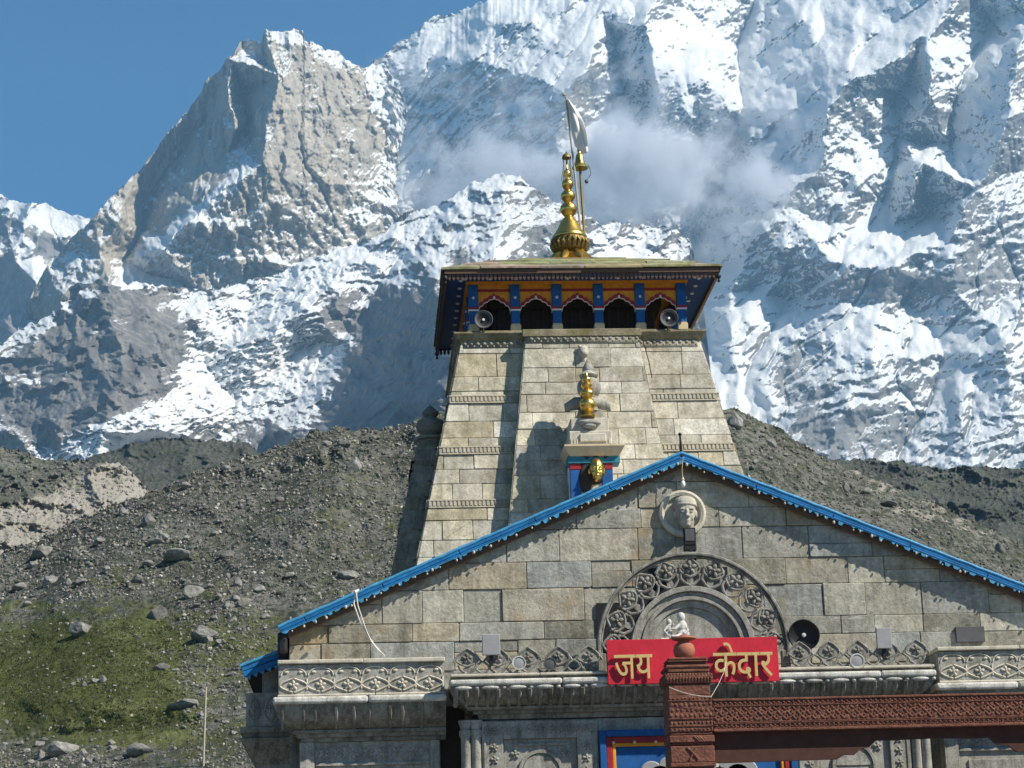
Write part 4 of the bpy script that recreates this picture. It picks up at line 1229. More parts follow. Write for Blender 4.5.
# the stone head in its round frame
hc = at(683, 514, 44.95)
m = MB()
ring = []
m.lathe([(0.36, 0.02), (0.38, 0.11), (0.44, 0.135), (0.49, 0.11), (0.50, 0.0)], (hc.x - 0.02, 44.95, hc.z), 40, (0, -1, 0))
m.lathe([(0.0, 0.0), (0.37, 0.0), (0.37, 0.03), (0.0, 0.02)], (hc.x - 0.02, 44.95, hc.z), 40, (0, -1, 0))
med = m.build("medallion", M_PALE, hall, smooth=40)
def face(m, c, s, cap=True):
    """a carved head that looks towards -Y; c is its centre, s its half height"""
    E = lambda x, y, z, rx, ry, rz: m.ell((c[0] + x * s, c[1] + y * s, c[2] + z * s), (rx * s, ry * s, rz * s), 16)
    E(0, 0, 0.12, 0.60, 0.66, 0.82); E(0, -0.10, -0.40, 0.44, 0.52, 0.60); E(0, -0.40, -0.78, 0.20, 0.20, 0.16)
    E(0, -0.66, -0.16, 0.10, 0.14, 0.26); E(0, -0.76, -0.32, 0.14, 0.12, 0.10)
    E(-0.10, -0.68, -0.35, 0.08, 0.08, 0.07); E(0.10, -0.68, -0.35, 0.08, 0.08, 0.07)
    for sg in (-1, 1):
        E(sg * 0.26, -0.58, 0.10, 0.20, 0.10, 0.05); E(sg * 0.25, -0.53, -0.06, 0.13, 0.10, 0.06); E(sg * 0.27, -0.40, -0.34, 0.18, 0.17, 0.26)
        E(sg * 0.62, 0.05, -0.12, 0.08, 0.16, 0.26)
    E(0, -0.58, -0.54, 0.15, 0.10, 0.05); E(0, -0.56, -0.63, 0.13, 0.10, 0.05); E(0, -0.50, -0.72, 0.16, 0.12, 0.10)
    if cap:
        E(0, 0.06, 0.50, 0.70, 0.72, 0.50)
        m.lathe([(0.62 * s, -0.05 * s), (0.72 * s, -0.02 * s), (0.72 * s, 0.08 * s), (0.62 * s, 0.12 * s)], (c[0], c[1] + 0.02 * s, c[2] + 0.30 * s), 24, (0, 0.12, 1))
m = MB(); face(m, (hc.x + 0.03, 44.80, hc.z + 0.0), 0.36)
m.build("carved_head", M_STATUE, med, remesh=0.014)

# painted doorway under the cornice
door = thing("painted_doorway", "blue, maroon and gold painted doorway surround under the temple cornice", "doorway", (AX, 44.1, 0))
def nest(name, hw, top, t, y0, y1, mat, par):
    m = MB()
    m.box(AX - hw, AX - hw + t, y0, y1, 0, top); m.box(AX + hw - t, AX + hw, y0, y1, 0, top); m.box(AX - hw + t + 0.001, AX + hw - t - 0.001, y0, y1, top - t, top)
    return m.build(name, mat, par, 0.012)
nest("blue_frame", 1.98, 6.24, 0.13, 44.00, 44.19, M_BLUEP, door)
nest("maroon_frame", 1.848, 6.108, 0.12, 44.03, 44.19, M_MAROON, door)
gb = nest("gold_frame", 1.726, 5.986, 0.07, 44.05, 44.19, M_ORANGE, door)
m = MB()
for i in range(9): m.ell((AX - 1.70 + i * 0.425, 44.02, 5.99), 0.035, 8)
m.build("gold_stud", M_CREAM, gb, smooth=180)
m = MB(); m.box(AX - 1.655, AX + 1.655, 44.12, 44.19, 0, 5.914); pn = m.build("blue_panel", M_BLUEP, door)
m = MB()
for sg in (-1, 1):
    for (dx, dz, r) in ((0.25, 5.35, 0.25), (0.6, 5.48, 0.22), (0.95, 5.38, 0.24), (0.78, 5.25, 0.3), (0.4, 5.2, 0.3)):
        m.lathe([(0.001, 0), (r, 0.0), (r, 0.03), (r * 0.9, 0.05), (0.001, 0.05)], (AX + sg * dx, 44.119, dz), 20, (0, -1, 0))
m.build("cloud_relief", M_GREY, pn, smooth=40)

# side aisle, low at the left end
ais = thing("side_aisle", "low side aisle with a short blue roof edge at the left end of the hall", "side aisle", (-2.2, 46.2, 0))
Y = 46.3
def pxbox(m, x0, y0, x1, y1, ya, yb):
    a, b = at(x0, y0, ya), at(x1, y1, ya); m.box(min(a.x, b.x), max(a.x, b.x), ya, yb, min(a.z, b.z), max(a.z, b.z))
m = MB(); a = at(262, 672, Y); m.box(a.x, -1.56, Y, 58, 0, a.z + 0.35); m.build("wall", M_CARVE, ais)
pA, pB = at(241, 668, Y - 0.5), at(286, 651, Y - 0.5)
d = (pB - pA); d.y = 0; L = d.length; d.normalize(); nv = Vector((-d.z, 0, d.x))
m = MB()
q = lambda u, v, y: tuple(pA + d * u + nv * v + Vector((0, y, 0)))
for (v0, v1, y0) in ((-0.20, -0.09, 0.0), (-0.08, 0.02, 0.02)):
    m.prism([(0, v0), (L, v0), (L, v1), (0, v1)], lambda u, v: q(u, v, y0), lambda u, v: q(u, v, y0 + 0.07))
tr = m.build("roof_trim", M_BLUE, ais, 0.012)
m = MB(); m.tube([q(0, 0.05, 0.03), q(L, 0.05, 0.03)], 0.04, 8); m.build("top_roll", M_BLUE_L, tr, smooth=50)
m = MB()
for i in range(6): m.prism([(i * .15 + .02, -.205), (i * .15 + .14, -.205), (i * .15 + .09, -.29)], lambda u, v: q(u, v, 0.02), lambda u, v: q(u, v, 0.035))
m.build("fringe", M_BLUE_L, tr)
m = MB(); m.prism([(0.05, -0.2), (L, -0.2), (L, 0.0), (0.05, 0.0)], lambda u, v: q(u, v, 0.09), lambda u, v: q(u, v, 9.5)); m.build("roof", M_WOODD, ais)
m = MB(); pxbox(m, 246, 693, 284, 726, Y - 0.25, Y); fz = m.build("carved_frieze", M_CARVE, ais, 0.01)
m = MB()
a = at(254, 709, Y - 0.25); b = at(270, 709, Y - 0.25)
for p in (a, b):
    petal(m, p.x, p.z - 0.26, 0.24, 0.5, Y - 0.26, 0.018, False); flower(m, (p.x, Y - 0.255, p.z), 0.09, 4)
m.build("carving", M_CARVE, fz, smooth=60)
z1, xl = at(243, 727, Y - 0.3).z, at(240, 735, Y - 0.3).x
m = MB(); loft(m, xl, -1.56, Y - 0.32, Y + 6, [(z1, 0.0), (z1 - 0.12, 0.0), (z1 - 0.13, 0.06), (z1 - 0.2, 0.06), (z1 - 0.24, 0.0), (z1 - 0.32, 0.03), (z1 - 0.45, 0.12), (z1 - 0.62, 0.25), (z1 - 0.8, 0.34), (z1 - 0.95, 0.38), (z1 - 1.0, 0.3), (z1 - 1.1, 0.3), (z1 - 1.12, 0.42), (0, 0.42)], True, False)
m.build("cornice", M_DARKST, ais, smooth=35)
LETTERS = {'jaya': [((0.375,0.316),(0.375,0),(0.329,0),(0.329,0.213),(0.25,0.213),(0.217,0.214),(0.227,0.205),(0.236,0.196),(0.244,0.185),(0.25,0.174),(0.256,0.162),(0.26,0.15),(0.262,0.138),(0.263,0.125),(0.262,0.113),(0.26,0.101),(0.256,0.09),(0.251,0.081),(0.245,0.073),(0.238,0.065),(0.229,0.059),(0.22,0.055),(0.21,0.051),(0.2,0.048),(0.189,0.046),(0.178,0.046),(0.163,0.047),(0.148,0.05),(0.134,0.056),(0.12,0.063),(0.106,0.074),(0.093,0.087),(0.08,0.103),(0.067,0.121),(0.055,0.143),(0.042,0.169),(0.03,0.198),(0.018,0.23),(0.059,0.245),(0.072,0.209),(0.086,0.177),(0.1,0.15),(0.114,0.128),(0.128,0.11),(0.144,0.098),(0.159,0.09),(0.176,0.088),(0.185,0.088),(0.192,0.09),(0.2,0.093),(0.206,0.098),(0.211,0.103),(0.215,0.111),(0.217,0.12),(0.218,0.13),(0.217,0.143),(0.213,0.155),(0.208,0.167),(0.2,0.178),(0.191,0.189),(0.181,0.199),(0.169,0.208),(0.157,0.217),(0.173,0.253),(0.329,0.253),(0.329,0.316),(0,0.316),(0,0.357),(0.435,0.357),(0.435,0.316)), ((0.768,0.357),(0.768,0.316),(0.708,0.316),(0.708,0),(0.662,0),(0.662,0.103),(0.623,0.084),(0.612,0.081),(0.599,0.078),(0.586,0.076),(0.572,0.076),(0.547,0.078),(0.525,0.085),(0.505,0.095),(0.488,0.111),(0.473,0.129),(0.462,0.151),(0.454,0.175),(0.448,0.203),(0.465,0.207),(0.479,0.212),(0.491,0.217),(0.501,0.224),(0.508,0.231),(0.514,0.24),(0.517,0.251),(0.518,0.262),(0.511,0.292),(0.497,0.316),(0.426,0.316),(0.426,0.357)), ((0.5,0.173),(0.506,0.16),(0.513,0.148),(0.521,0.139),(0.529,0.131),(0.539,0.125),(0.549,0.12),(0.562,0.117),(0.575,0.117),(0.589,0.117),(0.602,0.12),(0.614,0.123),(0.625,0.129),(0.635,0.135),(0.645,0.142),(0.654,0.149),(0.662,0.157),(0.662,0.316),(0.547,0.316),(0.555,0.301),(0.56,0.286),(0.563,0.271),(0.564,0.256),(0.56,0.227),(0.548,0.204),(0.528,0.186))],
           'kedar': [((0.446,0.316),(0.26,0.316),(0.26,0.2),(0.274,0.213),(0.29,0.222),(0.308,0.227),(0.327,0.229),(0.345,0.228),(0.361,0.223),(0.375,0.216),(0.388,0.205),(0.398,0.192),(0.405,0.176),(0.41,0.158),(0.411,0.137),(0.411,0.124),(0.409,0.11),(0.406,0.096),(0.403,0.081),(0.398,0.066),(0.391,0.051),(0.383,0.037),(0.374,0.022),(0.333,0.046),(0.339,0.055),(0.346,0.066),(0.351,0.077),(0.356,0.088),(0.36,0.1),(0.363,0.112),(0.365,0.124),(0.365,0.136),(0.365,0.149),(0.363,0.16),(0.359,0.169),(0.354,0.176),(0.348,0.182),(0.341,0.186),(0.332,0.189),(0.323,0.19),(0.307,0.187),(0.291,0.179),(0.276,0.166),(0.26,0.148),(0.26,0),(0.213,0),(0.213,0.1),(0.179,0.078),(0.168,0.074),(0.156,0.07),(0.144,0.068),(0.13,0.068),(0.117,0.068),(0.104,0.071),(0.091,0.074),(0.079,0.079),(0.068,0.085),(0.058,0.092),(0.049,0.101),(0.041,0.112),(0.034,0.123),(0.03,0.136),(0.027,0.151),(0.026,0.167),(0.028,0.188),(0.034,0.208),(0.044,0.225),(0.058,0.24),(0.075,0.251),(0.094,0.26),(0.116,0.265),(0.14,0.267),(0.17,0.265),(0.195,0.261),(0.191,0.219),(0.168,0.223),(0.143,0.225),(0.127,0.224),(0.113,0.221),(0.101,0.216),(0.091,0.21),(0.083,0.201),(0.078,0.192),(0.074,0.18),(0.073,0.168),(0.074,0.153),(0.077,0.141),(0.083,0.131),(0.09,0.123),(0.1,0.116),(0.109,0.112),(0.12,0.109),(0.131,0.108),(0.143,0.109),(0.155,0.111),(0.166,0.115),(0.176,0.12),(0.213,0.149),(0.213,0.316),(0,0.316),(0,0.357),(0.446,0.357)), ((0.341,0.353),(0.335,0.375),(0.329,0.394),(0.323,0.41),(0.317,0.425),(0.311,0.437),(0.304,0.447),(0.298,0.455),(0.291,0.462),(0.283,0.467),(0.275,0.47),(0.266,0.472),(0.257,0.473),(0.234,0.47),(0.217,0.465),(0.203,0.507),(0.214,0.51),(0.227,0.513),(0.241,0.514),(0.255,0.515),(0.27,0.514),(0.284,0.511),(0.297,0.506),(0.309,0.5),(0.32,0.491),(0.33,0.48),(0.34,0.466),(0.35,0.45),(0.358,0.431),(0.367,0.408),(0.376,0.382),(0.384,0.353)), ((0.675,-0.033),(0.652,0.006),(0.634,0.042),(0.619,0.04),(0.603,0.039),(0.554,0.045),(0.542,0.049),(0.531,0.053),(0.52,0.058),(0.509,0.065),(0.499,0.072),(0.491,0.08),(0.483,0.09),(0.476,0.101),(0.471,0.113),(0.467,0.126),(0.465,0.14),(0.464,0.156),(0.465,0.168),(0.466,0.18),(0.469,0.19),(0.473,0.2),(0.496,0.23),(0.506,0.238),(0.517,0.245),(0.53,0.25),(0.543,0.254),(0.557,0.258),(0.572,0.26),(0.588,0.261),(0.604,0.262),(0.607,0.262),(0.607,0.316),(0.438,0.316),(0.438,0.357),(0.744,0.357),(0.744,0.316),(0.654,0.316),(0.654,0.221),(0.626,0.221),(0.572,0.217),(0.537,0.204),(0.517,0.182),(0.51,0.15),(0.511,0.136),(0.516,0.123),(0.523,0.111),(0.533,0.1),(0.546,0.092),(0.562,0.085),(0.581,0.082),(0.603,0.08),(0.609,0.08),(0.617,0.081),(0.613,0.101),(0.614,0.11),(0.616,0.118),(0.62,0.125),(0.626,0.13),(0.652,0.138),(0.664,0.137),(0.674,0.134),(0.682,0.13),(0.69,0.124),(0.695,0.117),(0.699,0.109),(0.702,0.101),(0.702,0.093),(0.702,0.084),(0.7,0.077),(0.698,0.07),(0.694,0.065),(0.673,0.049),(0.69,0.021),(0.713,-0.014)), ((0.834,0.316),(0.834,0),(0.787,0),(0.787,0.316),(0.736,0.316),(0.736,0.357),(0.893,0.357),(0.893,0.316)), ((1.112,0.024),(1.081,-0.007),(1.017,0.05),(0.964,0.104),(0.928,0.147),(0.912,0.175),(0.908,0.195),(0.917,0.216),(0.922,0.22),(0.928,0.223),(0.936,0.225),(0.945,0.226),(0.97,0.219),(0.989,0.2),(1,0.207),(1.008,0.213),(1.016,0.221),(1.022,0.229),(1.026,0.238),(1.03,0.248),(1.032,0.258),(1.032,0.269),(1.029,0.295),(1.022,0.316),(0.885,0.316),(0.885,0.357),(1.129,0.357),(1.129,0.316),(1.069,0.316),(1.073,0.306),(1.076,0.293),(1.078,0.279),(1.078,0.263),(1.077,0.248),(1.075,0.234),(1.071,0.221),(1.065,0.21),(1.059,0.199),(1.051,0.189),(1.041,0.181),(1.031,0.173),(1.02,0.165),(1.008,0.158),(0.995,0.152),(0.981,0.146),(0.994,0.131),(1.009,0.116),(1.025,0.1),(1.041,0.084),(1.058,0.068),(1.076,0.053),(1.094,0.038))]}
# ------------------------------------------------------------------ red sign with raised letters
sign = thing("signboard", "long red board with raised ochre Devanagari letters across the foot of the carved arch", "sign", (6.5, 43.4, 7.07))
m = MB(); m.box(4.79, 8.22, 43.38, 43.43, 7.07, 7.955); m.build("board", M_RED, sign, 0.006)
def letters(word, x0, x1, z0, z1, top):
    cu = bpy.data.curves.new("letters", 'CURVE'); cu.dimensions = '2D'; cu.fill_mode = 'BOTH'; cu.extrude = 0.018; cu.bevel_depth = 0.003
    xs = [p[0] for s in LETTERS[word] for p in s]
    kx = (x1 - x0) / (max(xs) - min(xs)); kz = (z1 - z0) / top
    for s in LETTERS[word]:
        sp = cu.splines.new('POLY'); sp.points.add(len(s) - 1)
        for pt, (x, y) in zip(sp.points, s): pt.co = (x0 + (x - min(xs)) * kx, z0 + y * kz, 0, 1)
        sp.use_cyclic_u = True
    tmp = bpy.data.objects.new("letters", cu); COL.objects.link(tmp)
    bpy.context.view_layer.update()
    me = bpy.data.meshes.new_from_object(tmp.evaluated_get(bpy.context.evaluated_depsgraph_get()))
    bpy.data.objects.remove(tmp); bpy.data.curves.remove(cu)
    me.transform(Matrix.Rotation(math.pi / 2, 4, 'X')); me.transform(Matrix.Translation((-6.5, -0.075, -7.07)))
    me.materials.clear(); me.materials.append(M_LETTER)
    o = bpy.data.objects.new("letters", me); COL.objects.link(o); o.parent = sign
    return o
letters('jaya', 4.92, 5.68, 7.17, 7.64, 0.357)
letters('kedar', 6.90, 8.09, 7.17, 7.64, 0.357)
m = MB()
for x in (5.1, 7.9): m.box(x - 0.03, x + 0.03, 43.432, 43.66, 7.3, 7.36)
m.build("bracket", M_BLACK, sign)

# two small seated figures above the sign
M_STATUE2 = plain("pale_marble", (0.52, 0.51, 0.48), 0.7, var=0.2)
a = at(674, 640, 43.6)
fig = thing("statuette", "small white stone statuette of two seated figures on a base above the red sign", "statue", tuple(a))
s = 0.0198
def F(m, px, py, rx, ry, rz, y=43.6, X=None):
    p = at(px, py, y); m.ell(p, (rx * 1.15, ry * 1.15, rz * 1.12), 12, X)
m = MB()
F(m, 681, 617, .075, .075, .09); F(m, 681.5, 621, .05, .05, .06); F(m, 682, 627, .095, .08, .13); F(m, 683, 634, .12, .10, .08)
m.tube([at(679, 625, 43.55), at(675, 629, 43.5), at(671, 629, 43.5)], [.035, .03, .025], 8); m.tube([at(685, 625, 43.55), at(688, 630, 43.52), at(684, 634, 43.48)], [.035, .03, .025], 8)
m.tube([at(682, 635, 43.55), at(676, 637, 43.45), at(671, 636, 43.45)], [.055, .045, .035], 8); m.ell(at(681, 613.5, 43.6), (.03, .03, .03), 8)
m.build("seated_figure", M_STATUE2, fig, remesh=0.012)
m = MB()
F(m, 669, 622, .05, .05, .06); F(m, 669, 629, .06, .06, .10); F(m, 668, 635, .085, .07, .07); m.tube([at(667, 627, 43.56), at(664, 631, 43.52), at(667, 634, 43.5)], [.028, .024, .02], 8)
m.tube([at(671, 626, 43.56), at(674, 624, 43.52)], [.025, .02], 8)
m.build("seated_figure", M_STATUE2, fig, remesh=0.012)
m = MB(); p = at(675, 640, 43.6); m.box(p.x - 0.32, p.x + 0.28, 43.45, 43.75, p.z - 0.08, p.z + 0.03); m.box(p.x - 0.25, p.x + 0.22, 43.5, 43.72, 7.385, p.z - 0.08)
m.build("base", M_PALE, fig, 0.02)

M_HORN = plain("dull_grey_enamel", (0.085, 0.088, 0.095), 0.6, var=0.25)
# ------------------------------------------------------------------ loudspeakers, lamps and boxes
def speaker(px, py, y, r, label, rim, inside, aim=(0, -1, 0)):
    c = at(px, py, y)
    t = thing("loudspeaker", label, "loudspeaker", tuple(c), "horn loudspeakers")
    d = Vector(aim).normalized()
    m = MB()
    m.lathe([(r * 0.16, -r * 1.1), (r * 0.22, -r * 0.6), (r * 0.5, -r * 0.25), (r * 0.94, -0.02), (r, 0.0), (r, 0.02), (r * 0.95, 0.03), (r * 0.92, 0.01), (r * 0.5, -r * 0.2), (r * 0.2, -r * 0.5), (0.005, -r * 0.52)], c, 32, d)
    m.build("horn", [rim], t, smooth=40)
    m = MB(); m.lathe([(0.004, -r * 0.3), (r * 0.88, -0.018), (r * 0.90, -0.004), (r * 0.5, -r * 0.16), (r * 0.3, -r * 0.2), (0.003, -r * 0.21)], c, 32, d); m.build("throat", inside, t, smooth=40)
    m = MB(); m.lathe([(0.002, -r * 0.2), (r * 0.14, -r * 0.18), (r * 0.13, -r * 0.02), (r * 0.06, 0.0), (0.002, 0.0)], c, 16, d); m.build("phase_plug", M_WHITEP, t, smooth=60)
    m = MB(); m.lathe([(0.002, -r * 1.9), (r * 0.34, -r * 1.85), (r * 0.36, -r * 1.1), (r * 0.16, -r * 1.05), (0.002, -r)], c, 20, d); m.build("driver", M_DGREY, t, smooth=40)
    m = MB(); b = c - d * r * 1.2; m.tube([b + Vector((0, 0, -r * 0.3)), b + Vector((0, 0, -r * 1.25))], 0.03, 8); m.build("bracket", M_BLACK, t)
    return t
speaker(804, 635, 43.75, 0.32, "black horn loudspeaker at the right foot of the carved arch", M_BLACK, M_BLACK, (-0.12, -1, -0.12))
speaker(483.5, 319.5, 60.75, 0.27, "grey horn loudspeaker in the left bay of the tower gallery", M_HORN, M_BLACK)
speaker(669, 318, 60.75, 0.27, "grey horn loudspeaker in the right bay of the tower gallery", M_HORN, M_BLACK)

c = at(689.5, 536, 44.5)
fl = thing("floodlight", "black floodlight standing on top of the carved arch, in front of the stone head", "floodlight", tuple(c), "floodlights")
m = MB(); m.box(c.x - .125, c.x + .125, 44.45, 44.56, c.z - .20, c.z + .17); m.box(c.x - .13, c.x + .13, 44.46, 44.6, c.z - .31, c.z - .2); m.build("housing", M_BLACK, fl, 0.012)
m = MB(); m.box(c.x - .095, c.x + .095, 44.44, 44.449, c.z - .11, c.z + .14); m.build("glass", M_DGREY, fl)
m = MB(); m.tube([(c.x, 44.5, c.z - .3), (c.x, 44.3, c.z - .42), (c.x, 43.92, c.z - .46), (c.x, 43.9, c.z - 0.62)], 0.03, 8); m.build("stand", M_BLACK, fl)
for (px, py, w, h, lab) in ((491, 645, .36, .42, "flat grey floodlight box mounted on the left balustrade"), (883.5, 638.5, .31, .42, "flat grey floodlight box mounted on the right balustrade")):
    c = at(px, py, 43.6)
    t = thing("floodlight", lab, "floodlight", tuple(c), "floodlights")
    m = MB(); m.box(c.x - w / 2, c.x + w / 2, 43.54, 43.60, c.z - h / 2, c.z + h / 2); m.build("housing", M_GREY, t, 0.012)
    m = MB(); m.box(c.x - 0.03, c.x + 0.03, 43.60, 43.7, c.z - h / 2 - 0.2, c.z - h / 2 + 0.1); m.build("bracket", M_BLACK, t)
for (px, py, r, mat, lab) in ((519, 663, .14, M_GREY, "round spotlight with a pale rim in the left balustrade"), (550, 664, .13, M_DGREY, "round dark spotlight in the left balustrade, nearer the sign"), (857, 661, .15, M_GREY, "round spotlight in the right balustrade below the grey box")):
    c = at(px, py, 43.58)
    t = thing("spotlight", lab, "spotlight", tuple(c), "round spotlights")
    m = MB(); m.lathe([(0.002, -.12), (r * .7, -.12), (r, -.02), (r, .03), (r * .85, .03), (r * .82, .012), (0.002, .012)], c, 24, (0, -1, 0)); m.build("housing", M_WHITE if mat is M_GREY else mat, t, smooth=40)
    m = MB(); m.lathe([(0.002, .013), (r * .8, .013), (r * .6, .02), (0.002, .022)], c, 24, (0, -1, 0)); m.build("lens", mat, t, smooth=60)
c = at(683, 484, 44.62)
t = thing("hanging_bulb", "small white bulb hanging on a wire from the gable peak", "lamp", tuple(c))
m = MB(); m.ell(c, (.05, .05, .075), 12); m.build("bulb", M_WHITEP, t, smooth=180)
m = MB(); m.tube([at(683, 457, 44.6), at(682, 470, 44.6), at(683, 482, 44.6)], 0.008, 6); m.lathe([(.02, 0), (.035, .05), (.02, .1)], c + Vector((0, 0, .05)), 10); m.build("wire", M_CREAM, t)
# ropes
def hang(pts, y, r, sag=0.0): return [at(a, b, y) for a, b in pts]
m = MB()
m.tube([at(x, y_, 44.28) for x, y_ in ((356, 592), (358, 606), (362, 618), (366, 630), (371, 641), (378, 650), (384, 655))], 0.012, 6)
m.tube([at(x, y_, 44.3) for x, y_ in ((355, 592), (354, 604), (360, 622), (368, 636), (375, 646), (384, 656))], 0.016, 6)
m.tube([at(355, 592, 44.28), at(358, 590, 44.3), at(356, 594, 44.33)], 0.03, 6)
prop(m.build("rope", M_ROPE, smooth=60), "white doubled rope hanging from the left blue roof trim to the parapet", "rope")
m = MB()
m.tube([at(x, y_, yy) for x, y_, yy in ((726, 662, 43.28), (724, 672, 42.6), (718, 685, 41), (711, 697, 39.9))], 0.004, 6)
m.tube([at(x, y_, 39.86) for x, y_ in ((711, 697), (700, 696), (688, 694), (676, 690), (669, 687))], 0.005, 6)
prop(m.build("string", M_ROPE, smooth=60), "thin white string tied from the sign round the carved gate post", "string")

# ------------------------------------------------------------------ carved red gateway
gate = thing("gateway", "carved red-brown timber gateway with a thick post and long lintel before the hall", "gateway", (5.88, 40, 0))
def post(cx):
    m = MB()
    for (z0, z1, h) in ((0, 0.5, .48), (0.5, 5.12, .40), (5.12, 5.2, .435), (5.2, 5.50, .42), (5.52, 5.56, .40), (5.56, 5.69, .43), (5.70, 5.75, .395), (5.75, 6.42, .415), (6.42, 6.62, .40), (6.84, 6.90, .40), (6.985, 7.03, .36), (7.03, 7.06, .39), (7.07, 7.12, .375)):
        m.box(cx - h * .96, cx + h * .96, 40.0 + .4 - h, 40.4 + h * .8, z0 + .001, z1 - .001)
    p = m.build("post", M_RWOOD, gate, 0.014)
    m = MB()
    m.lathe([(.34, 6.62), (.425, 6.64), (.44, 6.72), (.435, 6.80), (.36, 6.84)], (cx, 40.4, 0), 4, sq=True)
    for i in range(15):
        x = cx - .40 + i * .0571
        m.tube([(x, 39.985, 6.65), (x, 39.955, 6.72), (x, 39.975, 6.815)], .021, 6)
        m.tube([(cx - .425, 40.0 + i * .05, 6.65), (cx - .445, 40.0 + i * .05, 6.72), (cx - .43, 40.0 + i * .05, 6.815)], .02, 6)
    m.lathe([(.36, 6.90), (.40, 6.915), (.415, 6.945), (.40, 6.975), (.35, 6.985)], (cx, 40.4, 0), 4, sq=True)
    m.build("capital", M_RWOOD, p, 0.006)
    m = MB()
    def face_x(x, z, a, b, c): m.ell((x + rnd.uniform(-.008, .008), 39.985, z + rnd.uniform(-.006, .006)), (a * rnd.uniform(.7, 1), b * .7, c * rnd.uniform(.7, 1)), 6)
    for i in range(11):
        x = cx - .37 + i * .074
        face_x(x, 6.36, .03, .02, .025); face_x(x, 5.80, .03, .02, .025); face_x(x, 5.92, .03, .025, .03)
    for r_ in range(3):
        for i in range(9): face_x(cx - .36 + i * .09 + (r_ % 2) * .03, 6.05 + r_ * .1, .042, .022, .045)
    for z in (5.86, 5.99, 6.32): m.box(cx - .41, cx + .41, 39.965, 39.984, z - .008, z + .008)
    for sg in (-1, 1):
        for k in range(3): m.tube([(cx + sg * (.03 + .05 * k), 39.97, 5.67), (cx + sg * (.08 + .05 * k), 39.965, 5.62), (cx + sg * (.14 + .04 * k), 39.97, 5.57)], .018, 6)
    m.tube([(cx - .1, 39.975, 5.48), (cx, 39.965, 5.38), (cx + .1, 39.975, 5.25)], .02, 6); m.tube([(cx + .06, 39.975, 5.46), (cx - .06, 39.97, 5.25)], .02, 6)
    m.build("carving", M_RWOOD, p, smooth=60)
    return p
post(5.905); post(17.6)
m = MB(); m.box(6.32, 17.16, 40.06, 40.6, 5.80, 6.30); m.box(6.32, 17.16, 40.03, 40.6, 6.302, 6.345); m.box(6.32, 17.16, 40.02, 40.6, 5.745, 5.799)
lin = m.build("lintel", M_RWOOD, gate, 0.01)
m = MB()
x = 6.38
i = 0
while x < 13.6:
    e_ = lambda dx, z, a, b, c, g=0: m.ell((x + dx + rnd.uniform(-.006, .006), 40.054, z + rnd.uniform(-.004, .004)), (a * rnd.uniform(.75, 1.1), b, c), 6, Matrix.Rotation(g, 3, 'Y'))
    e_(0, 6.268, .03, .014, .018, .5); e_(.045, 6.236, .02, .012, .013); e_(0, 5.86, .034, .014, .022, -.5); e_(.04, 5.825, .018, .01, .012)
    sgn = 1 if i % 2 else -1
    for r_ in range(3): e_(.0, 5.975 + r_ * .092, .022, .014, .054, sgn * (.8 if r_ != 1 else -.8)); e_(.045, 6.02 + r_ * .09, .02, .013, .02)
    x += .09; i += 1
for z in (6.212, 5.92, 5.895): m.box(6.33, 17.15, 40.035, 40.059, z - .008, z + .008)
m.build("carving", M_RWOOD, lin, smooth=60)
m = MB()
cusp = [(6.33, 5.742), (6.33, 5.20), (8.6, 5.22), (8.75, 5.30), (8.92, 5.29), (9.05, 5.40), (9.2, 5.42), (9.35, 5.55), (9.6, 5.54), (10.4, 5.56), (11.2, 5.54), (11.45, 5.55), (11.6, 5.42), (11.8, 5.40), (11.95, 5.28), (12.15, 5.29), (12.3, 5.2), (17.15, 5.2), (17.15, 5.742)]
for a, b in zip(cusp[1:-2], cusp[2:-1]): m.xz([(a[0], 5.742), a, b, (b[0], 5.742)], 40.2, 40.3)
m.build("valance_board", plain("dark_red_timber", (0.07, 0.028, 0.02), 0.8, var=0.4), gate)
pot = thing("clay_pot", "round terracotta pot finial resting on top of the red gate post", "pot", (5.88, 40.4, 7.12))
m = MB(); m.lathe([(.10, 0), (.14, .02), (.19, .10), (.205, .18), (.18, .27), (.11, .33), (.09, .345), (.11, .36), (.02, .36)], (5.9, 40.4, 7.12), 28); m.build("body", M_CLAY, pot, smooth=60)
m = MB(); m.lathe([(.02, .361), (.19, .37), (.235, .39), (.22, .42), (.10, .43), (.05, .47), (.01, .48)], (5.9, 40.4, 7.12), 28); m.build("lid", M_CLAY, pot, smooth=40)

# ------------------------------------------------------------------ the tower
TX, TY = 6.33, 64.5
ZT = 19.30
tower = thing("temple_tower", "tall tapering buff stone temple tower with a painted timber gallery under its slate roof", "temple tower", (TX, TY, 0))
hw = lambda z: 3.46 + 0.212 * (ZT - z)
sw = lambda z: 1.62 + 0.125 * (ZT - z)
rt = random.Random(5)
BUFF = [(0.548, 0.51, 0.409), (0.593, 0.56, 0.464), (0.514, 0.482, 0.399), (0.548, 0.504, 0.383), (0.606, 0.577, 0.497), (0.491, 0.459, 0.383), (0.537, 0.51, 0.431), (0.525, 0.465, 0.338)]
m = MB()
lv = [(ZT + 0.02, hw(ZT) - 0.03), (0, hw(0) - 0.03)]
m.lathe([(hw(0) - 0.02, 0), (hw(ZT) - 0.02, ZT + 0.02)], (TX, TY, 0), 4, sq=True)
shaft = m.build("shaft", M_JOINT, tower)
def side(k, extra=0.0):
    c, s = ((1, 0), (0, 1), (-1, 0), (0, -1))[k]     # k = 0 front, 1 right, 2 back, 3 left
    def fr(u, v, d):
        o = hw(v) + extra + d
        return (TX + c * u + s * o, TY + s * u - c * o, v)
    return fr
BANDS = [17.32, 15.75, 14.15]
ZB = 9.0
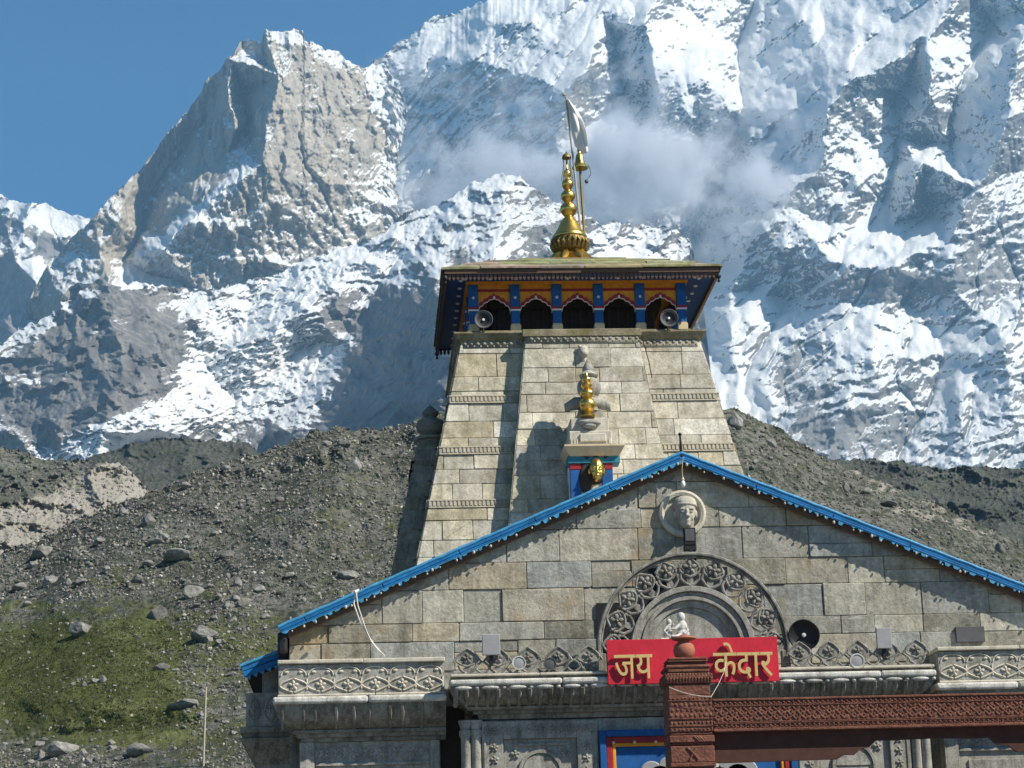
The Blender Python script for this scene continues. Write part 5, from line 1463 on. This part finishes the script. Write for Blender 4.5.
crs = courses(ZB, ZT, 0.50, rt, 0.16)
for b in BANDS + [ZT - 0.42]:
    i = min(range(len(crs)), key=lambda i: abs(crs[i] - b)); crs[i] = b
crs[-1] = ZT + .01
for k in range(4):
    for sg in (-1, 1):
        m = MB()
        if k % 2:
            if sg < 0: continue
            poly = [(-hw(ZB), ZB), (hw(ZB), ZB), (hw(ZT), ZT), (-hw(ZT), ZT)]
        else:
            poly = [(sg * sw(ZB), ZB), (sg * hw(ZB), ZB), (sg * hw(ZT), ZT), (sg * sw(ZT), ZT)]
            if sg < 0: poly = poly[::-1]
        masonry(m, poly, side(k), crs, 0.7, 1.8, BUFF if k != 3 else [tuple(v * .66 for v in c) for c in BUFF], rt, 0.006, 0.014, 0.014, 0.03)  # left face: shade put into a darker stone tint
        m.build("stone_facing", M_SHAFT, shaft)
SLAB = 0.46
for k in (0, 2):
    m = MB(); mj = MB()
    fr = side(k, SLAB)
    poly = [(-sw(ZB), ZB), (sw(ZB), ZB), (sw(ZT), ZT), (-sw(ZT), ZT)]
    masonry(m, poly, fr, [c + 0.12 if c < ZT - 0.6 else c for c in crs], 0.6, 1.6, BUFF, rt, 0.006, 0.014, 0.014, 0.03)
    f0 = side(k, 0)
    mj.prism([(-sw(ZB) + .01, ZB), (sw(ZB) - .01, ZB), (sw(ZT) - .01, ZT), (-sw(ZT) + .01, ZT)], lambda u, v: f0(u, v, -0.2), lambda u, v: f0(u, v, SLAB + 0.005))
    for sg in (-1, 1):
        zz = crs
        for a, b in zip(zz, zz[1:]):
            if b > ZT: b = ZT
            m.t = tuple(v * rt.uniform(.75, 1.05) for v in rt.choice(BUFF))
            p = [f0(sg * sw(a), a + .008, 0), f0(sg * sw(a), a + .008, SLAB + .015), f0(sg * sw(b), b - .008, SLAB + .015), f0(sg * sw(b), b - .008, 0)]
            q2 = [f0(sg * (sw(a) + .012), a + .008, 0), f0(sg * (sw(a) + .012), a + .008, SLAB + .015), f0(sg * (sw(b) + .012), b - .008, SLAB + .015), f0(sg * (sw(b) + .012), b - .008, 0)]
            m.add(p + q2, [(0, 1, 2, 3), (4, 5, 6, 7), (0, 1, 5, 4), (1, 2, 6, 5), (2, 3, 7, 6), (3, 0, 4, 7)])
        m.t = (1, 1, 1)
    sl = mj.build("central_slab", M_JOINT, tower)
    m.build("stone_facing", M_SHAFT, sl)
# carved dentil bands on the corner strips
for k in (0, 1, 3):
    f0 = side(k, 0)
    for z in BANDS:
        for sg in (-1, 1):
            m = MB((0.80, 0.78, 0.72)); md = MB()
            a, b = sw(z) + .06, hw(z) - .03
            def bar(u0, u1, z0, z1, d0, d1, mb):
                q = [(u0, z0), (u1, z0), (u1, z1), (u0, z1)]
                mb.prism(q, lambda u, v: f0(sg * u, v, d0), lambda u, v: f0(sg * u, v, d1))
            bar(a, b, z + .02, z + .25, .0, .05, md)
            bar(a, b, z + .0, z + .035, .03, .070, m); bar(a, b, z + .205, z + .24, .03, .075, m)
            u = a + .06
            while u < b - .06:
                bar(u, u + .06, z + .06, z + .19, .03, .075, m); u += .115
            db = m.build("dentil_band", M_PALE, shaft); md.build("band_backing", M_JOINT, db)
# top frieze and cornice
GH = 3.06
m = MB((0.29, 0.255, 0.175))
loft(m, TX - hw(ZT) - .10, TX + hw(ZT) + .10, TY - hw(ZT) - .10, TY + hw(ZT) + .10, [(ZT - .06, .06), (ZT, .03), (ZT + .02, -.03), (ZT + .13, -.06), (ZT + .15, -.12), (ZT + .21, -.12)])
m.box(TX - GH - .22, TX + GH + .22, TY - GH - .22, TY + GH + .22, ZT + .2, ZT + .358)
m.box(TX - sw(ZT) - .1, TX + sw(ZT) + .1, TY - hw(ZT) - SLAB - .10, TY - hw(ZT) - .05, ZT - .05, ZT + .17)
m.build("cornice", M_SLATE, tower, 0.015)
for k in (0, 1, 3):
    m = MB((0.30, 0.28, 0.23))
    f0 = side(k, 0)
    u = -hw(ZT) + .1
    while u < hw(ZT) - .1:
        d = SLAB if abs(u) < sw(ZT) and k == 0 else 0
        p = f0(u, ZT - .12, d + .04); m.ell(p, (.06, .05, .05), 8)
        p = f0(u + .08, ZT - .2, d + .04); m.ell(p, (.035, .03, .04), 8)
        u += .19
    m.t = (.33, .31, .25)
    q9 = hw(ZT)
    m.prism([(-q9 + .05, ZT - .26), (q9 - .05, ZT - .26), (q9 - .05, ZT), (-q9 + .05, ZT)], lambda a, b: f0(a, b, .0), lambda a, b: f0(a, b, .05))
    if k == 0: m.prism([(-sw(ZT), ZT - .26), (sw(ZT), ZT - .26), (sw(ZT), ZT), (-sw(ZT), ZT)], lambda a, b: f0(a, b, .0), lambda a, b: f0(a, b, SLAB + .05))
    m.build("leaf_frieze", M_SHAFT, tower, smooth=180)
p = at(583.5, 352, TY - hw(19) - SLAB - .12)
m = MB(); m.ell(p, (.16, .16, .2), 14); m.ell(p + Vector((0, -.12, -.08)), (.11, .12, .1), 12); m.ell(p + Vector((-.11, -.03, .16)), .05, 8); m.ell(p + Vector((.11, -.03, .16)), .05, 8); m.ell(p + Vector((0, .05, -.22)), (.1, .12, .16), 10)
m.build("carved_boss", M_STATUE, tower, remesh=0.02)

# shrine projecting from the tower front
SY = 58.55
def X(px, py, y=SY): return at(px, py, y)
a, b = X(571, 462), X(612, 505)
m = MB(); m.box(a.x, b.x, SY + .12, 60.4, 12.6, a.z + .02)
shr = m.build("shrine", M_SHAFT, tower)
m = MB()
for x0, x1 in ((a.x - .04, a.x + .26), (b.x - .24, b.x + .06)): m.box(x0, x1, SY - .02, SY + .14, X(0, 478).z, a.z - .02)
m.build("red_post", M_MAROON, shr, .01)
m = MB()
for x0, x1 in ((a.x - .04, a.x + .26), (b.x - .24, b.x + .06)): m.box(x0, x1, SY - .01, SY + .14, 12.6, X(0, 478).z - .006)
m.build("blue_post", M_BLUEP, shr, .01)
e0, e1 = X(563.5, 446), X(624, 457)
m = MB(); m.box(e0.x + .10, e1.x - .12, SY - .06, SY + .5, a.z - .05, a.z + .16); m.build("teal_beam", M_TEAL, shr, .01)
m = MB(); loft(m, e0.x, e1.x, SY - .28, 60.3, [(e0.z - .02, 0), (e0.z - .07, 0.0), (e1.z + .10, .10), (e1.z + .02, .16)]); m.build("canopy_board", M_CREAM, shr)
m = MB(); m.box(a.x + .27, b.x - .25, SY + .06, SY + .11, 12.6, a.z - .06); m.build("niche_back", M_CREAM, shr)
mk = X(596, 470)
m = MB(); face(m, (mk.x, SY - .12, mk.z - .02), .34, False)
mask = m.build("golden_mask", M_GOLD, shr, remesh=0.014)
m = MB(); m.ell((mk.x - .06, SY + .06, mk.z + .05), (.44, .12, .46), 16); m.ell((mk.x - .30, SY + .02, mk.z - .25), (.2, .12, .42), 12)
for sg in (-1, 1): m.tube([(mk.x + sg * .22, SY - .02, mk.z + .32), (mk.x + sg * .33, SY - .04, mk.z + .40), (mk.x + sg * .36, SY - .04, mk.z + .50)], [.07, .05, .02], 8)
m.tube([(mk.x, SY - .02, mk.z + .36), (mk.x, SY - .04, mk.z + .56)], [.12, .02], 8)
m.build("headdress", M_WOODD, mask, remesh=0.03)
m = MB()
for (x0, y0, x1, y1, yy) in ((569, 431, 612, 444, SY - .06), (570.5, 418, 609, 431.5, SY + .08)):
    p0, p1 = X(x0, y0, yy), X(x1, y1, yy); m.box(p0.x, p1.x, yy, 60.4, p1.z, p0.z)
p0, p1 = X(580, 440, SY - .12), X(606, 433, SY - .12); m.box(p0.x, p1.x, SY - .12, SY + .2, p0.z - .05, p1.z)
ped = m.build("pediment_slab", M_PALE, shr, .02)
m = MB()
for i in range(14):
    p0 = X(571 + i * 2.9, 442.5, SY - .075); m.box(p0.x, p0.x + .045, SY - .075, SY - .03, p0.z - .05, p0.z + .1)
m.build("dentil", M_PALE, ped)
m = MB()
wc = X(588, 408, SY + .45)
for sg in (-1, 1):
    m.tube([(wc.x + sg * .05, SY + .45, wc.z + .12), (wc.x + sg * .35, SY + .45, wc.z + .13), (wc.x + sg * .58, SY + .45, wc.z + .02), (wc.x + sg * .60, SY + .45, wc.z - .1)], [.2, .18, .13, .05], 10)
bc = X(589, 388, SY + .55)
m.ell(bc, (.34, .34, .33), 20); m.lathe([(.12, .25), (.24, .3), (.27, .36), (.2, .44), (.16, .48), (.18, .54), (.1, .7), (.03, .82), (.01, .84)], bc, 16)
m.lathe([(.30, -.7), (.3, -.45), (.2, -.35), (.24, -.25)], bc, 16); m.box(bc.x - .3, bc.x + .3, bc.y - .2, 60.6, bc.z - 1.0, bc.z - .6)
m.build("stone_finial", M_CARVE, shr, smooth=60)
gc = X(588, 418, SY + .12)
m = MB(); u = 60 / 2200
m.lathe([(.06, 0), (.22, .02), (.24, .06), (.12, .10), (.08, .16), (.16, .22), (.235, .34), (.24, .42), (.17, .52), (.11, .56), (.14, .60), (.20, .66), (.205, .72), (.14, .80), (.10, .83), (.14, .87), (.165, .93), (.13, .99), (.09, 1.02), (.12, 1.06), (.13, 1.11), (.09, 1.16), (.05, 1.2), (.03, 1.28)], gc, 24)
m.build("gilt_finial", M_GOLD, shr, smooth=50)
m = MB(); gl_ = X(589, 423, SY + .02); m.ell(gl_, (.34, .2, .10), 14); m.ell(gl_ + Vector((0, -.05, -.1)), (.2, .15, .08), 12); m.build("lotus_base", M_CARVE, shr, smooth=180)

# side shrine on the left face, seen in profile
BUFF_SHADE = [tuple(v * .62 for v in c) for c in BUFF]  # buff stone darkened, the shade of the left side put into its colour
m = MB()
fL = side(3)
lx = lambda z, d: TX - hw(z) - d
zt_ = at(425, 452, TY).z
D0 = 0.72
f3 = side(3)
poly = [(-0.95, ZB), (0.95, ZB), (0.75, zt_), (-0.75, zt_)]
masonry(m, poly, side(3, D0), courses(ZB, zt_, .5, rt), .5, 1.2, BUFF_SHADE, rt, .012, .012, .014, .03)
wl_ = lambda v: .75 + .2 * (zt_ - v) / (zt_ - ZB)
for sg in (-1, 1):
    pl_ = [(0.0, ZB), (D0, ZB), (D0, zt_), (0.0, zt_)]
    masonry(m, pl_, lambda u_, v, d: (TX - hw(v) - u_, TY + sg * (wl_(v) + d - .02), v), courses(ZB, zt_, .5, rt), .5, 1.2, BUFF_SHADE, rt, .012, .02, .014, .03)
m.t = (.36, .34, .29)
m.prism(poly, lambda u_, v: f3(u_, v, .2), lambda u_, v: f3(u_, v, D0 + .01))
m.t = (1, 1, 1)
butt = m.build("side_shrine", M_SHAFT, tower)
uc = Vector((lx(zt_, D0 - .42), TY, zt_))
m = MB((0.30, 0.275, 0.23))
m.lathe([(.5, 0), (.5, .12), (.4, .14), (.42, .3), (.52, .34), (.52, .42), (.3, .44)], uc, 16)
m.lathe([(.2, .44), (.24, .5), (.38, .62), (.45, .78), (.40, .94), (.22, 1.04), (.16, 1.08), (.24, 1.14), (.26, 1.22), (.16, 1.32), (.06, 1.42), (.01, 1.46)], uc, 20)
m.build("stone_urn", M_SHAFT, butt, smooth=50)
m = MB((0.32, 0.3, 0.25))
for z in (16.1, 14.4):
    if z < zt_ - .3:
        for i in range(11): m.prism([(-.72 + i * .135, z), (-.66 + i * .135, z), (-.66 + i * .135, z + .2), (-.72 + i * .135, z + .2)], lambda u_, v: f3(u_, v, D0), lambda u_, v: f3(u_, v, D0 + .09))
        for zz in (z - .05, z + .22): m.prism([(-.85, zz), (.85, zz), (.85, zz + .05), (-.85, zz + .05)], lambda u_, v: f3(u_, v, D0), lambda u_, v: f3(u_, v, D0 + .1))
        m.build("dentil_band", M_SHAFT, butt)

# gallery
ZG = ZT + .36
GH = 3.06
m = MB(); m.box(TX - 2.3, TX + 2.3, TY - 2.3, TY + 2.3, ZG, 21.16)
m.box(TX - 2.55, TX + 2.55, TY - 2.55, TY + 2.55, ZG + .9, 21.15)
core = m.build("gallery_core", M_WOODD, tower)
m = MB()
for k in range(4):
    c, s = ((1, 0), (0, 1), (-1, 0), (0, -1))[k]
    for i in range(16):
        u = -2.1 + i * .28
        p = (TX + c * u + s * 2.34, TY + s * u - c * 2.34)
        m.tube([(p[0], p[1], ZG), (p[0], p[1], 21.1)], .05, 8)
m.build("lattice", M_WOODD, core)
ZP = 21.09
def gp(k, u, o):
    c, s = ((1, 0), (0, 1), (-1, 0), (0, -1))[k]
    return TX + c * u + s * o, TY + s * u - c * o
for k in range(4):
    for i in range(5):
        u = -GH + i * (2 * GH / 5)
        x, y = gp(k, u, GH)
        sq = lambda mb, z0, z1, h: mb.box(x - h, x + h, y - h, y + h, z0, z1)
        m = MB(); sq(m, ZG + .24, ZG + .62, .125); sq(m, ZG + .74, ZP, .14)
        pl = m.build("pillar", M_BLUEP, tower, .012)
        m = MB(); sq(m, ZG + .001, ZG + .20, .15); sq(m, ZG + .201, ZG + .238, .13); m.build("pillar_base", M_CREAM, pl, .012)
        m = MB(); sq(m, ZG + .622, ZG + .665, .15); m.build("white_ring", M_WHITEP, pl)
        m = MB(); sq(m, ZG + .667, ZG + .738, .155); m.build("red_ring", M_MAROON, pl)
        m = MB()
        c, s = ((1, 0), (0, 1), (-1, 0), (0, -1))[k]
        fx, fy = gp(k, u, GH + .145); flower(m, (fx, fy, ZG + 1.02), .05, 5)
        m.build("white_flower", M_WHITEP, pl, smooth=180)
    bw = 2 * GH / 5
    for i in range(5):
        u0 = -GH + i * bw + .145; u1 = u0 + bw - .29; cm = (u0 + u1) / 2; hw_ = (u1 - u0) / 2
        P = lambda o: (lambda u, v: (*gp(k, u, o), v))
        low = [(-1, .70), (-.9, .86), (-.74, .88), (-.62, .98), (-.42, 1.0), (-.30, 1.08), (-.12, 1.09), (0, 1.16), (.12, 1.09), (.30, 1.08), (.42, 1.0), (.62, .98), (.74, .88), (.9, .86), (1, .70)]
        lo = [(cm + a * hw_, ZG + b * .91) for a, b in low]
        m = MB()
        for a, b in zip(lo, lo[1:]): m.prism([a, b, (b[0], ZP), (a[0], ZP)], P(GH - .03), P(GH + .03))
        ar = m.build("arch_panel", M_ORANGE, tower)
        m = MB()
        m.prism([(u0, ZP - .20), (u1, ZP - .20), (u1, ZP - .12), (u0, ZP - .12)], P(GH + .032), P(GH + .05))
        for a, b in zip(lo, lo[1:]): m.prism([a, b, (b[0], b[1] + .13), (a[0], a[1] + .13)], P(GH + .031), P(GH + .055))
        m.build("red_cusp", M_MAROON, ar)
        m = MB(); m.tube([(*gp(k, a, GH + .05), b) for a, b in lo], .013, 6); m.ell((*gp(k, cm, GH + .07), ZG + 1.04), (.035, .035, .06), 8)
        m.build("white_edging", M_WHITEP, ar, smooth=60)
# eaves
EH, ZE = 4.03, 21.29
CXR = TX + .08
m = MB()
loft(m, TX - GH - .16, TX + GH + .16, TY - GH - .16, TY + GH + .16, [(ZP, 0), (ZP + .05, 0), (ZP + .05, -.05), (ZP + .11, -.05)])
m.build("wall_plate", M_ORANGE, tower)
m = MB()
m.lathe([(GH + .1, ZP + .07), (EH - .03, ZE - .10), (EH - .03, ZE - .055), (GH + .05, ZP + .12)], (CXR, TY, 0), 4, sq=True)
sof = m.build("soffit", M_NAVY, tower)
m = MB()
for k in range(4):
    c, s = ((1, 0), (0, 1), (-1, 0), (0, -1))[k]
    n = 66
    for i in range(n + 1):
        u = -EH + .06 + (2 * EH - .12) * i / n
        x, y = CXR + c * u + s * (EH - .08), TY + s * u - c * (EH - .08)
        m.box(x - .04, x + .04, y - .025, y + .025, ZE - .27, ZE - .11); m.box(x - .02, x + .02, y - .02, y + .02, ZE - .31, ZE - .27)
m.build("eave_fringe", M_WOODB, sof)
m = MB()
for k in range(4):
    c, s = ((1, 0), (0, 1), (-1, 0), (0, -1))[k]
    for i in range(10):
        u = -3.4 + i * .75
        m = MB(); m.ell((CXR + c * u + s * 3.5, TY + s * u - c * 3.5, 21.165), (.07, .07, .04), 8); m.build("painted_flower", M_WHITEP, sof, smooth=180)
m = MB()
m = MB()
for sx in (-1, 1):
    for sy in (-1, 1):
        x, y = CXR + sx * (EH - .05), TY + sy * (EH - .05)
        m.lathe([(.02, -.42), (.05, -.38), (.02, -.33), (.07, -.27), (.075, -.22), (.03, -.16), (.03, 0)], (x, y, ZE - .02), 10)
m.build("corner_drop", M_BLACK, tower, smooth=50)
m = MB()
for k in range(4):
    c, s = ((1, 0), (0, 1), (-1, 0), (0, -1))[k]
    q = lambda u, o, z: (CXR + c * u + s * o, TY + s * u - c * o, z)
    m.prism([(-EH, 0), (EH, 0), (EH, 1), (-EH, 1)], lambda u, v: q(u * (1 - .012 * v * 0), EH - .03, ZE - .13 + .13 * v), lambda u, v: q(u, EH, ZE - .13 + .13 * v))
m.build("eave_board", M_WOODB, sof)
m = MB()
tiers = [(EH + .06, ZE, ZE + .0), (3.45, ZE + .30, ZE + .30), (2.75, ZE + .62, ZE + .62), (1.6, ZE + 1.06, ZE + 1.06)]
rs = random.Random(3)
PAL = [(0.36, 0.31, 0.19), (0.32, 0.285, 0.19), (0.39, 0.35, 0.23), (0.30, 0.27, 0.17)]
for t0, t1 in zip(tiers, tiers[1:] + [(.5, ZE + 1.46, ZE + 1.46)]):
    for k in range(4):
        c, s = ((1, 0), (0, 1), (-1, 0), (0, -1))[k]
        q = lambda u, o, z: (CXR + c * u + s * o, TY + s * u - c * o, z)
        u = -t0[0]
        while u < t0[0] - .02:
            e = min(t0[0], u + rs.uniform(.9, 1.9))
            if t0[0] - e < .5: e = t0[0]
            m.t = tuple(v * rs.uniform(.75, 1.15) for v in rs.choice(PAL))
            dz = rs.uniform(-.008, .02); o_ = t0[0] + rs.uniform(-.02, .03)
            cl_ = lambda w_: max(-t1[0] - 0.0, min(t1[0], w_))
            ti = t1[0] - .1
            ci = lambda w_: max(-ti, min(ti, w_))
            vs = [q(u + .004, o_, t0[1] + dz), q(e - .004, o_, t0[1] + dz), q(ci(e), ti, t1[1] + .02), q(ci(u), ti, t1[1] + .02)]
            vs += [(p_[0], p_[1], p_[2] + .055) for p_ in vs]
            m.add(vs, [(0, 1, 2, 3), (7, 6, 5, 4), (0, 1, 5, 4), (1, 2, 6, 5), (2, 3, 7, 6), (3, 0, 4, 7)])
            u = e
m.t = (1, 1, 1)
m.build("roof", M_SLATE, tower)

# ------------------------------------------------------------------ gilded finial, flag and bell on the roof
FX = at(570, 250, TY).x
ZF = ZE + 1.45
fin = thing("golden_finial", "golden finial of stacked bulbs standing on the peak of the tower roof", "finial", (FX, TY, ZF))
K = 64.5 / 2200 * 1.06
fz_ = lambda py: at(569, py, TY).z
m = MB()
m.lathe([(.62, ZF - .12), (.66, ZF), (.58, ZF + .06), (.40, ZF + .30), (.34, ZF + .42)], (FX, TY, 0), 4, sq=True)
for i in range(8):
    a = R(22 + 45 * i); m.tube([(FX + .34 * math.cos(a), TY + .34 * math.sin(a), ZF + .36), (FX + .55 * math.cos(a), TY + .55 * math.sin(a), ZF + .15), (FX + .78 * math.cos(a), TY + .78 * math.sin(a), ZF - .02)], [.10, .12, .03], 8)
m.build("skirt", M_GOLD, fin, smooth=40)
z0 = ZF + .40
m = MB()
m.lathe([(.40, z0), (.50, z0 + .06), (.55, z0 + .2), (.57, z0 + .34), (.52, z0 + .42), (.40, z0 + .44)], (FX, TY, 0), 28)
for i in range(22):
    a = 2 * math.pi * i / 22; m.tube([(FX + .50 * math.cos(a), TY + .50 * math.sin(a), z0 + .05), (FX + .58 * math.cos(a), TY + .58 * math.sin(a), z0 + .2), (FX + .56 * math.cos(a), TY + .56 * math.sin(a), z0 + .36)], .055, 6)
m.build("petal_ring", M_DGOLD, fin, smooth=50)
m = MB()
z1 = z0 + .43
pr = [(.54, 0), (.55, .04), (.48, .12), (.37, .28), (.28, .44), (.21, .55), (.15, .60), (.13, .64), (.17, .68), (.255, .78), (.27, .86), (.24, .95), (.15, 1.02), (.12, 1.05), (.15, 1.09), (.22, 1.17), (.235, 1.24), (.20, 1.32), (.13, 1.38), (.10, 1.42), (.13, 1.46), (.185, 1.53), (.19, 1.60), (.15, 1.67), (.09, 1.72), (.08, 1.76), (.10, 1.80), (.13, 1.86), (.12, 1.93), (.07, 1.99), (.04, 2.04), (.025, 2.2), (.012, 2.42)]
top = (fz_(153) - z1) / 2.50
m.lathe([(r, z1 + z * top) for r, z in pr], (FX, TY, 0), 28)
m.build("stacked_bulbs", M_GOLD, fin, smooth=60)
m = MB(); zc = z1 + 2.34 * top
m.lathe([(.145, 0), (.15, .02), (.12, .10), (.05, .16), (.02, .20), (.005, .22)], (FX, TY, zc), 20); m.build("umbrella_cap", M_DGOLD, fin, smooth=40)
m = MB()
for a in (0.3, 1.3, 2.3, 3.4, 4.4, 5.4): m.tube([(FX + .12 * math.cos(a), TY + .12 * math.sin(a), zc), (FX + .12 * math.cos(a), TY + .12 * math.sin(a), zc - .3), (FX + .2 * math.cos(a), TY + .2 * math.sin(a), zc - .75)], .010, 6)
m.build("hanging_chain", M_DGOLD, fin)

def cloth_mat():
    t = NT("white_cloth")
    t.done(t.ramp(t.noise(t.pos(), 3, 4), (0.3, (0.80, 0.79, 0.76)), (0.7, (0.92, 0.91, 0.89))), 0.9, spec=0.05)
    q = t.n("ShaderNodeBsdfTranslucent"); q.inputs[0].default_value = (0.92, 0.91, 0.88, 1)
    x = t.n("ShaderNodeMixShader"); x.inputs[0].default_value = 0.3
    t.l(t.b.outputs[0], x.inputs[1]); t.l(q.outputs[0], x.inputs[2]); t.l(x.outputs[0], t.out.inputs[0])
    return t.mat
fp0, fp1 = at(582.5, 240, TY - .1), at(566, 97, TY - .1)
flg = thing("flagpole", "thin leaning pole with a white pennant beside the golden finial", "flagpole", tuple(fp0))
m = MB(); m.tube([fp0 - Vector((0, 0, .5)), fp0.lerp(fp1, .5), fp1], [.04, .036, .03], 8); m.ell(fp1 + Vector((-.06, 0, .08)), (.07, .04, .05), 8); m.build("pole", M_POLE, flg, smooth=60)
outl = [((567, 99), (568.5, 99.5)), ((568.5, 112), (577, 110)), ((570.5, 124), (582.5, 120)), ((572.5, 136), (586.5, 131)), ((575, 146), (588, 142)), ((579, 150), (588, 148)), ((582, 154), (587, 153))]
outl = [tuple((tuple(a_[q2] + (b_[q2] - a_[q2]) * f_ for q2 in (0, 1))) for a_, b_ in zip(A_, B_)) for A_, B_ in zip(outl, outl[1:]) for f_ in (0, .34, .67)] + [outl[-1]]
m = MB(); n = 13; vs = []
for i, (l, r_) in enumerate(outl):
    for j in range(n):
        t_ = j / (n - 1)
        vs.append(at(l[0] + (r_[0] - l[0]) * t_, l[1] + (r_[1] - l[1]) * t_, TY - .1 + t_ * (.12 * math.sin(7 * t_ + i * .35) + .05 * math.sin(15 * t_ - i * .5 + 1)) - .15 * t_))
m.add(vs, [(i * n + j, i * n + j + 1, (i + 1) * n + j + 1, (i + 1) * n + j) for i in range(len(outl) - 1) for j in range(n - 1)])
fo = m.build("flag", cloth_mat(), flg, smooth=180)
q_ = fo.modifiers.new("solid", 'SOLIDIFY'); q_.thickness = 0.012
bp0, bp1 = at(585, 240, TY + .1), at(580, 168, TY + .1)
bel = thing("bell_pole", "slim pole topped by an upturned golden bell beside the finial", "pole", tuple(bp0))
m = MB(); m.tube([bp0 - Vector((0, 0, .5)), bp1], [.045, .04], 8); m.build("pole", M_DGOLD, bel, smooth=60)
m = MB(); m.lathe([(.04, -.04), (.25, -.02), (.255, .02), (.20, .08), (.15, .18), (.13, .34), (.10, .44), (.06, .48), (.05, .54), (.075, .58), (.06, .64), (.03, .66), (.045, .70), (.01, .78)], bp1, 24); m.build("bell", M_GOLD, bel, smooth=40)
m = MB(); m.tube([at(x, y_, TY + .1) for x, y_ in ((588, 165), (590.5, 170), (590.5, 175), (587, 180))], .012, 6); m.ell(at(586.5, 181.5, TY + .1), (.06, .06, .07), 8); m.build("clapper_chain", M_DGREY, bel, smooth=60)
# cable down the tower front
m = MB()
m.tube([at(x, y_, TY - hw(at(x, y_, 61).z) - .56) for x, y_ in ((641, 333), (645, 348), (649, 362), (652, 378))] , .014, 6)
prop(m.build("cable", M_BLACK, smooth=60), "thin dark cable hanging down the front of the tower below the gallery", "cable")
# ------------------------------------------------------------------ air
def air():
    t = NT("thin_blue_air")
    t.t.nodes.remove(t.b)
    v = t.n("ShaderNodeVolumePrincipled")
    v.inputs["Color"].default_value = (0.36, 0.68, 1.0, 1)
    v.inputs["Density"].default_value = HAZE_DENSITY
    v.inputs["Anisotropy"].default_value = 0.1
    t.l(v.outputs[0], t.out.inputs["Volume"])
    t.mat.cycles.homogeneous_volume = True
    return t.mat
g = MB(); g.box(-4300, 5600, -45, 8900, -3, 3800)
prop(g.build("haze", air()), kind="stuff")

def cloud_mat():
    t = NT("cloud_vapour")
    t.t.nodes.remove(t.b)
    p = t.n("ShaderNodeTexCoord").outputs["Object"]
    wob = t.n("ShaderNodeTexNoise"); t.l(p, wob.inputs["Vector"]); wob.inputs["Scale"].default_value = 1.6; wob.inputs["Detail"].default_value = 3
    mx = t.n("ShaderNodeVectorMath", operation='MULTIPLY_ADD'); t.l(wob.outputs["Color"], mx.inputs[0]); mx.inputs[1].default_value = (0.5, 0.5, 0.5); t.l(p, mx.inputs[2])
    q = t.n("ShaderNodeVectorMath", operation='SUBTRACT'); t.l(mx.outputs[0], q.inputs[0]); q.inputs[1].default_value = (0.25, 0.25, 0.25)
    best = None
    for (c, r, a) in (((0.18, 0, -0.05), (0.52, 0.8, 0.72), 1.0), ((-0.35, 0, -0.05), (0.55, 0.7, 0.55), 0.55), ((0.78, 0, -0.12), (0.22, 0.5, 0.42), 0.7), ((-0.72, 0, -0.35), (0.3, 0.6, 0.4), 0.4)):
        d = t.n("ShaderNodeVectorMath", operation='SUBTRACT'); t.l(q.outputs[0], d.inputs[0]); d.inputs[1].default_value = c
        e = t.n("ShaderNodeVectorMath", operation='DIVIDE'); t.l(d.outputs[0], e.inputs[0]); e.inputs[1].default_value = r
        ln = t.n("ShaderNodeVectorMath", operation='LENGTH'); t.l(e.outputs[0], ln.inputs[0])
        k = t.math('MULTIPLY', t.math('SUBTRACT', 1.0, ln.outputs["Value"], True), a)
        best = k if best is None else t.math('MAXIMUM', best, k)
    n = t.noise(t.pos(True, (1.7, 1, 0.75)), 3.2, 7, 0.68)
    dens = t.math('MULTIPLY', t.math('SUBTRACT', t.math('ADD', best, t.math('MULTIPLY', t.math('SUBTRACT', n, 0.5), 2.5)), 0.14, True), CLOUD_DENSITY)
    v = t.n("ShaderNodeVolumePrincipled")
    v.inputs["Color"].default_value = (0.96, 0.97, 1.0, 1)
    v.inputs["Anisotropy"].default_value = -0.4
    t.l(dens, v.inputs["Density"])
    t.l(v.outputs[0], t.out.inputs["Volume"])
    return t.mat
cc = at(590, 168, 5750)
g = MB(); g.box(-1, 1, -1, 1, -1, 1)
cl = g.build("cloud", cloud_mat())
cl.location = cc
cl.scale = (620, 230, 280)
prop(cl, kind="stuff")
